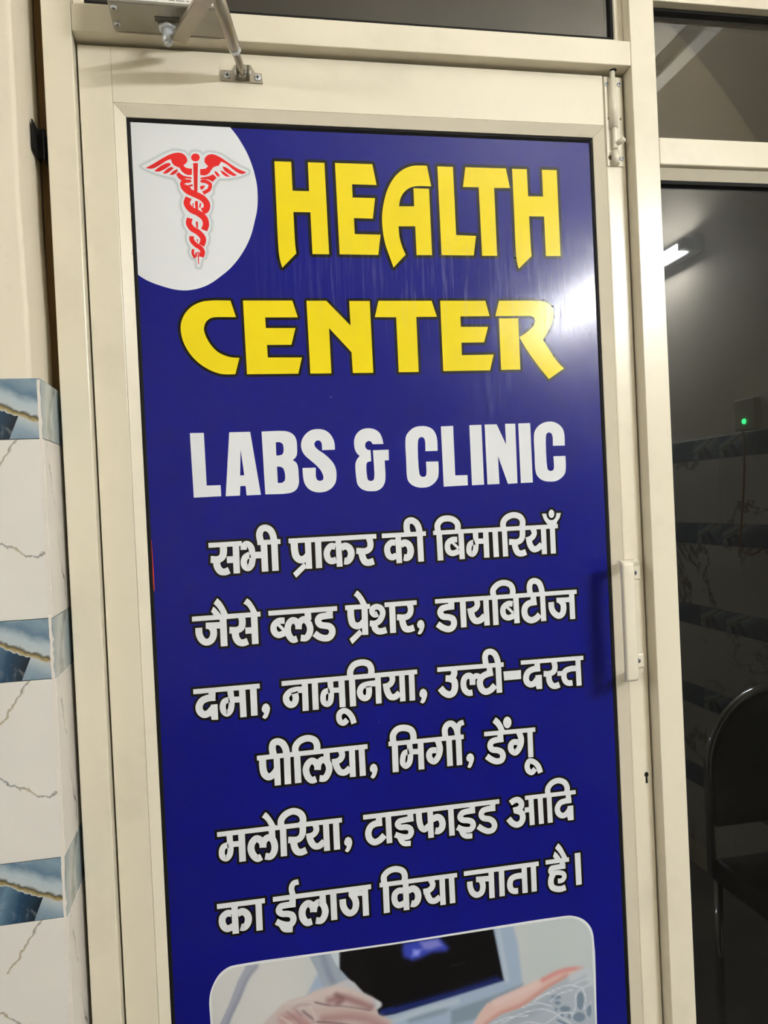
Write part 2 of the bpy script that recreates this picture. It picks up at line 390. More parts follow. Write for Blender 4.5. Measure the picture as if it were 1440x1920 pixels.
# right corridor wall carries the same tiles (seen mirrored in the dark glass)
for t in tops[:5]:
    y = 0.0
    z_dec0 = t - DEC
    while y > -3.0:
        y0, y1 = y - 0.449, y
        tile('decor_tile', wr, X_R-0.009, X_R+0.001, y0, y1, z_dec0+0.0004, t-0.0002, AGATE_R, (X_R-0.009, y0, z_dec0))
        tile('tile', wr, X_R-0.009, X_R+0.001, y0, y1, max(t-PITCH, 0)+0.0004, z_dec0-0.0002, MARBLE, (X_R-0.009, y0, z_dec0-PITCH+DEC))
        y -= 0.45
for i, (ya, yb) in enumerate(((-1.62, -1.56), (-1.78, -1.74))):
    tag(box('trim_4' if i == 0 else 'trim_5', X_L+0.2, X_R-0.07, ya, yb, Z_C-0.022, Z_C-0.0005, CEIL, bev=0.002), 'wide batten across the corridor ceiling' if i == 0 else 'narrow batten across the corridor ceiling', None, None, 'structure')
box('trim_2', X_R-0.06, X_R-0.0005, -3.4, -0.06, Z_C-0.075, Z_C-0.0005, CEIL, bev=0.006)
# wall over and beside the glazed front
box('wall_front', X_L, X_R, 0.0, 0.12, 2.46, Z_C, PLASTER, bev=0)
box('wall_front_pier', 1.30, X_R, 0.0, 0.12, 0.0, 2.46, PLASTER, bev=0)
bpy.data.objects['wall_front_pier'].name = 'wall_pier'
for nme, lab in (('floor', 'grey stone floor of the corridor'), ('ceiling', 'white painted ceiling'), ('wall_back', 'cream plaster wall behind the viewer'), ('wall_right', 'cream corridor wall with marble tiles and blue borders'),
               ('wall_side', 'cream end wall of the corridor'), ('wall_inner', 'dim brown wall inside the clinic'), ('trim_2', 'white strip along the ceiling corner'), ('wall_front', 'cream wall above the glazed front'), ('wall_pier', 'cream wall beside the glazed front')):
    tag(bpy.data.objects[nme], lab, None, None, 'structure')
# things in the gap between plaster and frame
box('trim_3', -0.2265, -0.2088, 0.0218, 0.060, 0.05, 2.44, BROWN, bev=0.002)
tag(bpy.data.objects['trim_3'], 'brown filler in the gap beside the door frame', None, None, 'structure')
bm = bmesh.new(); add_box(bm, -0.2252, -0.2234, -0.029, 0.013, 1.889, 1.927, 0.0006); add_box(bm, -0.2252, -0.2128, -0.008, -0.005, 1.886, 1.924, 0.0006); add_box(bm, -0.2146, -0.2128, -0.020, 0.013, 1.880, 1.918, 0.0006)
tag(link('frame_clip', bm, BLACK, None, (-0.219, -0.008, 1.880)), 'small black clip wedged in the gap left of the door frame', 'clip')

# ------------------------------------------------------------------ fixed frame
fr = tag(empty('trim_1', (0.2, 0.0, 0.0)), 'cream aluminium frame around the door and side window', None, None, 'structure')
ZB = 0.0; ZT = 2.45
box('jamb', -0.2085, -0.1722, FR, 0.045, ZB, ZT, CREAM, fr, 0.0012)
box('mullion', 0.6078, 0.6472, FR, 0.045, ZB, ZT, CREAM, fr, 0.0012)
box('jamb', 1.2600, 1.2990, FR, 0.045, ZB, ZT, CREAM, fr, 0.0012)
box('transom_rail', -0.1718, 0.6074, FR, 0.040, 2.0455, 2.0812, CREAM, fr, 0.0012)
box('transom_rail', 0.6476, 1.2596, FR+0.001, 0.040, 1.9030, 1.9432, CREAM, fr, 0.0020)
box('head_rail', -0.1718, 0.6074, FR, 0.040, 2.410, ZT, CREAM, fr, 0.0012)
box('head_rail', 0.6476, 1.2596, FR, 0.040, 2.1440, 2.185, CREAM, fr, 0.0012)
box('head_rail', 0.6476, 1.2596, FR, 0.040, 2.410, ZT, CREAM, fr, 0.0012)
box('bottom_rail', 0.6476, 1.2596, FR, 0.040, 0.0, 0.09, CREAM, fr, 0.0012)
# door stop behind the leaf closes the slits beside it
box('door_stop', -0.1722, -0.150, 0.036, 0.045, 0.0, 2.0455, CREAM, fr)
box('door_stop', 0.590, 0.6078, 0.036, 0.045, 0.0, 2.0455, CREAM, fr)
box('door_stop', -0.150, 0.590, 0.036, 0.045, 2.020, 2.0455, CREAM, fr)
bm = bmesh.new(); add_rod(bm, [((0.5860, -0.0075, 2.0456), 0.0052), ((0.5860, -0.0075, 2.0448), 0.0052)], 18); link('bolt_hole', bm, VOID, fr)
def window(name, x0, x1, z0, z1, y_pane, glass, bead, label, gask=0.007, bt=0.006):
    """beads, black gasket and pane inside a frame opening"""
    w = tag(empty(name, ((x0+x1)/2, y_pane, z0)), label, None, None, 'structure')
    if bead: mitre(w, 'glazing_bead', x0, x1, z0, z1, [(0.0, -0.010), (0.0015, -0.0115), (bead, y_pane-0.004), (bead, y_pane+0.010), (0.0, y_pane+0.010)], CREAM)
    b = bead
    mitre(w, 'gasket', x0+b, x1-b, z0+b, z1-b, [(0.0, y_pane-bt), (gask*0.7, y_pane-bt), (gask, y_pane-0.001), (gask, y_pane+0.009), (0.0, y_pane+0.009)], BLACK)
    box('pane', x0+b+gask*0.5, x1-b-gask*0.5, y_pane, y_pane+0.005, z0+b+gask*0.5, z1-b-gask*0.5, glass, w, 0.0)
    return w
# side window below: bead only along its head, the pane runs straight to the gasket at the mullion
w1 = tag(empty('window_1', (0.95, 0.0, 0.09)), 'tall dark side window with perforated film right of the door', None, None, 'structure')
bm = bmesh.new()
for a, b in (((0.6476, 1.2596), None),):
    pr = [(-0.012, 1.9028), (-0.0135, 1.9010), (-0.002, 1.8870), (0.012, 1.8870), (0.012, 1.9028)]
    A = [bm.verts.new((a[0], y, z)) for y, z in pr]; B = [bm.verts.new((a[1], y, z)) for y, z in pr]
    for k in range(5): bm.faces.new((A[k], A[(k+1) % 5], B[(k+1) % 5], B[k]))
    bm.faces.new(A); bm.faces.new(B[::-1])
link('glazing_bead', bm, CREAM, w1)
mitre(w1, 'gasket', 0.6476, 1.2596, 0.09, 1.8868, [(0.0, -0.004), (0.0055, -0.004), (0.0075, 0.004), (0.0075, 0.012), (0.0, 0.012)], BLACK)
box('pane', 0.6515, 1.2556, 0.005, 0.010, 0.094, 1.883, GLASS_FILM, w1, 0.0)
w2 = tag(empty('window_2', (0.95, 0.0, 1.944)), 'small dusty brown fanlight above the side window', None, None, 'structure')
mitre(w2, 'gasket', 0.6476, 1.2596, 1.9432, 2.1440, [(0.0, -0.006), (0.0045, -0.006), (0.0065, 0.003), (0.0065, 0.012), (0.0, 0.012)], BLACK)
box('pane', 0.6515, 1.2556, 0.004, 0.009, 1.947, 2.140, GLASS_DUSTY, w2, 0.0)
w3 = tag(empty('window_3', (0.2, 0.0, 2.082)), 'dark fanlight above the door', None, None, 'structure')
mitre(w3, 'sash', -0.1716, 0.6072, 2.0814, 2.4098, [(0.0, -0.002), (0.0125, -0.002), (0.0135, 0.002), (0.0135, 0.016), (0.0, 0.016)], CREAM)
mitre(w3, 'gasket', -0.1581, 0.5937, 2.0949, 2.3963, [(0.0, 0.001), (0.004, 0.001), (0.006, 0.006), (0.006, 0.014), (0.0, 0.014)], BLACK)
box('pane', -0.1545, 0.5900, 0.007, 0.012, 2.0985, 2.3925, GLASS_DUSTY, w3, 0.0)

# ------------------------------------------------------------------ door leaf
d1 = tag(empty('door_1', (0.2, 0.0175, 0.008)), 'cream aluminium door carrying the blue clinic poster', None, None, 'structure')
DT = 2.0405
box('stile', -0.1698, -0.1282, 0.0, 0.035, 0.008, DT, CREAM, d1, 0.0007)
box('stile', 0.5722, 0.6050, 0.0, 0.035, 0.008, DT, CREAM, d1, 0.0030, seg=3)
box('top_rail', -0.1280, 0.5720, 0.0, 0.035, 1.9672, DT, CREAM, d1, 0.0004)
box('bottom_rail', -0.1280, 0.5720, 0.0, 0.035, 0.008, 0.140, CREAM, d1, 0.0004)
mitre(d1, 'glazing_bead', -0.1280, 0.5720, 0.1402, 1.9670, [(0.0, 0.0004), (0.0006, -0.0002), (0.0148, 0.0085), (0.0148, 0.0150), (0.0, 0.0150)], CREAM)
mitre(d1, 'gasket', -0.1132, 0.5572, 0.1550, 1.9522, [(0.0, 0.0105), (0.003, 0.0105), (0.010, 0.0155), (0.016, 0.0155), (0.016, 0.0180), (0.0, 0.0180)], BLACK)
box('panel', -0.1130, 0.5570, 0.0182, 0.0230, 0.1552, 1.9520, BLACK, d1, 0.0)
# keyhole
bm = bmesh.new(); kx, kz = 0.5946, 0.9885
pts = [(kx-0.0016, kz-0.0085), (kx+0.0022, kz-0.0085), (kx+0.0016, kz+0.001)] + [(kx+0.0003+0.0034*math.cos(a), kz+0.0045+0.0040*math.sin(a)) for a in [math.radians(t) for t in range(-45, 226, 27)]] + [(kx-0.0012, kz+0.001)]
prism(bm, pts, -0.00025, 0.004); link('keyhole', bm, VOID, d1)
# pull handle: grip bar standing off the stile on two feet
GREYSCREW = plain('worn_screw', srgb(120, 124, 128), 0.45, 0.4)
bm = bmesh.new(); HX0, HX1, HZ0, HZ1 = 0.5480, 0.5680, 1.1450, 1.3205
sec = []
def hsec(z, yo, x0=HX0, x1=HX1, th=0.011):
    r = 0.003; pts = []
    for cx, cy, a0 in ((x0+r, yo+r, 180), (x1-r*2, yo+r*2, 270), (x1-r, yo+th-r, 0), (x0+r, yo+th-r, 90)):
        rr = r*2 if a0 == 270 else r
        for k in range(4):
            a = math.radians(a0 + 30*k); pts.append((cx+rr*math.cos(a), cy+rr*math.sin(a), z))
    return pts
path = []
for k in range(7): t = k/6; a = t*math.pi/2; path.append((HZ0 + 0.006*(1-math.cos(a)) , -0.045 + 0.010*(1-math.sin(a))))
path += [(HZ0+0.02, -0.045), (HZ1-0.02, -0.045)]
for k in range(7): t = 1-k/6; a = t*math.pi/2; path.append((HZ1 - 0.006*(1-math.cos(a)), -0.045 + 0.010*(1-math.sin(a))))
lp = [[bm.verts.new(c) for c in hsec(z, y)] for z, y in path]
for a, b in zip(lp, lp[1:]):
    for k in range(16): bm.faces.new((a[k], a[(k+1) % 16], b[(k+1) % 16], b[k])).smooth = True
bm.faces.new(lp[0]); bm.faces.new(lp[-1])
hd = tag(link('pull_handle', bm, CREAM_HW, d1), 'cream pull handle on the right stile of the door')
for z0, z1 in ((HZ0+0.0008, HZ0+0.010), (HZ1-0.010, HZ1-0.0008)):
    bm = bmesh.new()
    q = [(0.5490, -0.036, z0), (0.5668, -0.036, z0), (0.5985, 0.0005, z0), (0.5745, 0.0005, z0)]
    A = [bm.verts.new(c) for c in q]; B = [bm.verts.new((x, y, z1)) for x, y, z in q]
    for k in range(4): bm.faces.new((A[k], A[(k+1) % 4], B[(k+1) % 4], B[k]))
    bm.faces.new(A); bm.faces.new(B[::-1])
    bmesh.ops.bevel(bm, geom=list(bm.edges), offset=0.002, segments=2, affect='EDGES')
    link('foot', bm, CREAM_HW, hd)
    zc = (z0+z1)/2
for zc, s in ((1.1660, 1), (1.2985, -1)):
    bm = bmesh.new(); add_box(bm, 0.5745, 0.5985, -0.0025, 0.0005, zc-0.010, zc+0.010, 0.0010); link('base_plate', bm, CREAM_HW, hd)
    screw(hd, (0.5885, -0.0025, zc), (0, -1, 0), 0.0036, GREYSCREW); screw(hd, (0.5825, -0.0025, zc-0.006*s), (0, -1, 0), 0.0036, GREYSCREW)
# tower bolt at the top of the stile
tb = box('tower_bolt', 0.5738, 0.6010, -0.0022, 0.0, 1.9060, 2.0385, CREAM_HW, d1, 0.0006); tag(tb, 'cream tower bolt screwed to the top corner of the door')
BX, BY = 0.5850, -0.0062
def bolt_rod(name, z0, z1, r, x=BX, y=BY, mat=CREAM_HW):
    bm = bmesh.new(); add_rod(bm, [((x, y, z0), r*0.94), ((x, y, z0+0.0006), r), ((x, y, z1-0.0006), r), ((x, y, z1), r*0.94)], 20); return link(name, bm, mat, tb)
bm = bmesh.new()      # rolled housing: half round with skirts down to the plate
hp = [(BX-0.0062, -0.002), (BX-0.0052, -0.005)] + [(BX+0.0052*math.cos(a), BY-0.0050*math.sin(a)) for a in [math.pi*(1-k/10) for k in range(11)]] + [(BX+0.0052, -0.005), (BX+0.0062, -0.002)]
def hous(z0, z1):
    A = [bm.verts.new((x, y, z0)) for x, y in hp]; B = [bm.verts.new((x, y, z1)) for x, y in hp]
    for k in range(len(hp)): bm.faces.new((A[k], A[(k+1) % len(hp)], B[(k+1) % len(hp)], B[k])).smooth = True
    bm.faces.new(A); bm.faces.new(B[::-1])
hous(1.9605, 2.0330); link('housing', bm, CREAM_HW, tb)
bm = bmesh.new(); hous(1.9070, 1.9270); link('keeper', bm, CREAM_HW, tb)
bolt_rod('bolt_bar', 1.9300, 2.0440, 0.0040)
bm = bmesh.new(); p0 = Vector((BX, BY, 1.9355)); p1 = Vector((BX+0.009, BY-0.012, 1.9400))
add_rod(bm, [(p0, 0.0022), (p0.lerp(p1, 0.25), 0.0026), (p0.lerp(p1, 0.3), 0.0036), (p0.lerp(p1, 0.95), 0.0042), (p1, 0.0034)], 16); link('knob', bm, CREAM_HW, tb)
for x, z in ((0.5785, 2.0275), (0.5975, 2.0275), (0.5970, 1.9175)): screw(tb, (x, -0.0022, z), (0, -1, 0), 0.0036)
screw(tb, (0.5790, -0.0022, 1.9185), (0, -1, 0), 0.0036, plain('rusty_screw', srgb(92, 78, 54), 0.7))
for x in (0.5785, 0.5975):
    bm = bmesh.new(); add_rod(bm, [((x, -0.0019, 1.9765), 0.0019), ((x, -0.00245, 1.9765), 0.0019)], 14); link('rivet_hole', bm, plain('hole_shade', srgb(150, 138, 112), 0.7), tb)

# ------------------------------------------------------------------ door closer on the transom rail
DARKSTEEL = metal('dark_hollow_steel', srgb(112, 102, 84), 0.5)
dc = tag(empty('door_closer', (-0.048, -0.05, 2.0465)), 'grey cast door closer with jointed arm above the poster door', 'door closer')
CZ = 2.0465
bm = bmesh.new(); add_box(bm, -0.1195, 0.0225, -0.0850, FR-0.0002, CZ, CZ+0.052, 0.0035, 3); link('body', bm, CAST, dc)
bm = bmesh.new(); add_box(bm, 0.0095, 0.0260, -0.0250, FR-0.0003, CZ+0.0005, CZ+0.045, 0.001); link('mounting_lug', bm, CAST, dc)
st = box('label_sticker', -0.1105, 0.0150, -0.0856, -0.0849, CZ+0.0038, CZ+0.044, PAPER, dc, 0.0)
INKG = plain('grey_ink', srgb(120, 118, 110), 0.6)
for x0, w in ((-0.090, .004), (-0.084, .006), (-0.076, .003), (-0.046, .007), (-0.037, .010), (-0.025, .004), (-0.008, .003), (-0.003, .006)):
    bm = bmesh.new(); bm.faces.new([bm.verts.new((x, -0.0858, z)) for x, z in ((x0, CZ+0.0062), (x0+w, CZ+0.0062), (x0+w, CZ+0.0074), (x0, CZ+0.0074))]); link('small_print', bm, INKG, st)
bm = bmesh.new(); add_box(bm, -0.0655, -0.0350, -0.062, -0.052, CZ-0.0008, CZ+0.001, 0.0); link('casting_recess', bm, plain('recess_grey', srgb(96, 92, 80), 0.5, 0.5), dc)  # thin darker grey patch standing in for the recess
for x, y in ((-0.1130, -0.0755), (-0.1130, -0.0415)): screw(dc, (x, y, CZ), (0, 0, -1), 0.0044)
screw(dc, (0.0205, -0.0252, CZ+0.008), (0, -1, 0), 0.0048)
SX, SY = -0.0515, -0.0430
bm = bmesh.new(); add_rod(bm, [((SX, SY, CZ), 0.0125), ((SX, SY, CZ-0.0045), 0.0125), ((SX, SY, CZ-0.0055), 0.0100)], 6); link('spindle_nut', bm, ZINC, dc)
bm = bmesh.new(); add_rod(bm, [((SX, SY, CZ-0.004), 0.0070), ((SX, SY, CZ-0.0200), 0.0070), ((SX, SY, CZ-0.0215), 0.0055)], 8)
add_rod(bm, [((SX, SY, CZ-0.0205), 0.0050), ((SX, SY, CZ-0.0245), 0.0050)], 6); link('spindle', bm, ZINC, dc)
EL = Vector((ELX, ELY, CZ-0.0160)); A0 = Vector((SX, SY, CZ-0.0160))
def flat_bar(bm, a, b, w0, w1, th, ext=0.006):
    d = (b-a).normalized(); s = Vector((-d.y, d.x, 0)).normalized(); up = Vector((0, 0, 1))
    a2 = a - d*ext; b2 = b + d*ext
    vs = [bm.verts.new(p + s*sx*w + up*sz*th/2) for p, w in ((a2, w0), (b2, w1)) for sx in (-1, 1) for sz in (-1, 1)]
    for f in ((0, 1, 3, 2), (4, 6, 7, 5), (0, 4, 5, 1), (2, 3, 7, 6), (0, 2, 6, 4), (1, 5, 7, 3)): bm.faces.new([vs[i] for i in f])
    bmesh.ops.bevel(bm, geom=list(bm.edges), offset=0.0008, segments=2, affect='EDGES')
bm = bmesh.new(); flat_bar(bm, Vector((SX+0.0150, SY-0.004, CZ-0.0160)), EL, 0.0100, 0.0105, 0.0060); link('main_arm', bm, STEEL, dc)
FT = Vector((0.0430, -0.0120, 2.0080)); EL2 = EL + Vector((0.002, 0, -0.009))
mid = EL2.lerp(FT, 0.66)
bm = bmesh.new(); add_rod(bm, [(EL2, 0.0080), (EL2.lerp(mid, 0.94), 0.0078), (mid, 0.0060)], 18); link('forearm_tube', bm, STEEL, dc)
bm = bmesh.new(); add_rod(bm, [(mid.lerp(FT, -0.02), 0.0074), (mid.lerp(FT, 0.10), 0.0078), (mid.lerp(FT, 0.13), 0.0060)], 6); link('lock_nut', bm, ZINC, dc)
bm = bmesh.new(); add_rod(bm, [(mid, 0.0048), (mid.lerp(FT, 0.85), 0.0046), (FT, 0.0040)], 14); link('adjusting_rod', bm, STEEL, dc)
bm = bmesh.new(); add_rod(bm, [(EL2 + Vector((0, 0, -0.008)), 0.008), (EL + Vector((0, 0, 0.006)), 0.008)], 16); link('elbow_pin', bm, STEEL, dc)
bm = bmesh.new()      # foot bracket: plate on the leaf with a raised ear
prism(bm, [(0.0140, 2.0025), (0.0145, 2.0165), (0.0290, 2.0160), (0.0355, 2.0255), (0.0545, 2.0250), (0.0600, 2.0150), (0.0690, 2.0140), (0.0700, 2.0010)], -0.0028, -0.0002)
fb = link('foot_bracket', bm, STEEL, dc)
for xa in (0.0345, 0.0490):
    bm = bmesh.new(); add_box(bm, xa, xa+0.003, -0.0180, -0.0010, 2.0030, 2.0162, 0.0005); link('bracket_ear', bm, DARKSTEEL, fb)  # ears darkened in colour for the bracket's dark hollow
bm = bmesh.new(); add_rod(bm, [((0.0325, -0.0125, 2.0085), 0.0030), ((0.0540, -0.0125, 2.0085), 0.0030)], 12); link('foot_pin', bm, ZINC, fb)
screw(fb, (0.0225, -0.0028, 2.0090), (0, -1, 0), 0.0046); screw(fb, (0.0630, -0.0028, 2.0080), (0, -1, 0), 0.0046)

# ------------------------------------------------------------------ tube lights in the corridor: the mirrored one, and an added fill tube
ENAMEL = plain('white_enamel', srgb(228, 228, 224), 0.4); PLASTIC = plain('white_plastic', srgb(222, 222, 218), 0.4)
def tube_light(xw, s, ya, yb, z, mat, label):
    """fitting on a side wall at x = xw, facing s (-1: towards -x)"""
    t = tag(empty('tube_light', (xw, (ya+yb)/2, z)), label, 'light')
    X = lambda d: xw + s*d
    def bx(name, d0, d1, y0, y1, z0, z1, mt, bv): box(name, min(X(d0), X(d1)), max(X(d0), X(d1)), y0, y1, z0, z1, mt, t, bv)
    bx('housing', 0.0005, 0.040, ya-0.045, yb+0.045, z-0.030, z+0.030, ENAMEL, 0.004)
    bm = bmesh.new(); add_rod(bm, [((X(0.055), ya, z), 0.014), ((X(0.055), yb, z), 0.014)], 20); link('tube', bm, mat, t)
    for c in (ya-0.030, yb-0.003): bx('lamp_holder', 0.039, 0.075, c, c+0.033, z-0.019, z+0.019, PLASTIC, 0.002)
tube_light(X_R, -1, -2.650, -1.440, 2.278, TUBE_M, 'lit fluorescent tube on the right corridor wall, mirrored in dark glass')
tube_light(X_L, 1, -2.90, -1.69, 2.40, FILL_TUBE_M, 'added fill tube on the far end wall, left of the viewer')  # unseen second tube, added only to raise the fill light

# ------------------------------------------------------------------ small things on the corridor wall, seen only as reflections
sb = tag(box('socket_box', X_R-0.038, X_R-0.0095, -1.215, -1.115, 1.600, 1.700, plain('ivory_plastic', srgb(205, 196, 176), 0.5), None, 0.003), 'ivory socket box with green light mirrored in side window', 'socket')
bm = bmesh.new(); add_rod(bm, [((X_R-0.0375, -1.165, 1.628), 0.0085), ((X_R-0.0420, -1.165, 1.628), 0.0070)], 14); link('indicator_light', bm, LED_M, sb)
bm = bmesh.new()
P = [(X_R-0.024, -1.190, 1.598)]
for k in range(25):
    t = k/24.0
    P.append((X_R-0.024, -1.190 - 0.075*math.sin(t*math.pi*0.95)*t + 0.085*max(0.0, t-0.62)/0.38*1.0, 1.598 - 0.40*math.sin(t*math.pi*0.62)))
add_rod(bm, [(p, 0.0035) for p in P], 8)
tag(link('hanging_cable', bm, WIRE, None, (X_R-0.024, -1.19, 1.20)), 'brown cable hanging in a loop mirrored in side window', 'cable')
# waiting chair with a round chrome-rimmed back
ch = tag(empty('waiting_chair', (1.36, -0.62, 0.0)), 'black chair with rounded chrome back rim mirrored in side window', 'chair')
def bent(pts, r, name, mat, n=12):
    bm = bmesh.new(); add_rod(bm, [(p, r) for p in pts], n); return link(name, bm, mat, ch)
cx, cy = 1.36, -0.72
arch = [(cx-0.20, cy, 0.44), (cx-0.20, cy, 0.70)] + [(cx-0.20*math.cos(a), cy, 0.70+0.20*math.sin(a)) for a in [math.pi*k/20 for k in range(1, 20)]] + [(cx+0.20, cy, 0.70), (cx+0.20, cy, 0.44)]
bent(arch, 0.011, 'back_rim', CHROME)
bm = bmesh.new(); prism(bm, [(x, z) for x, y, z in [(cx-0.188*math.cos(math.pi*k/20), 0, 0.70+0.188*math.sin(math.pi*k/20)) for k in range(21)]] + [(cx+0.188, 0.56), (cx-0.188, 0.56)], cy-0.014, cy+0.014); link('backrest', bm, BLACKVINYL, ch)
bm = bmesh.new(); add_box(bm, cx-0.21, cx+0.21, cy, cy+0.42, 0.42, 0.48, 0.02, 3); link('seat', bm, BLACKVINYL, ch)
for sx in (-1, 1):
    for yy in (cy+0.01, cy+0.39): bent([(cx+sx*0.19, yy, 0.425), (cx+sx*0.20, yy, 0.0)], 0.011, 'leg', CHROME)

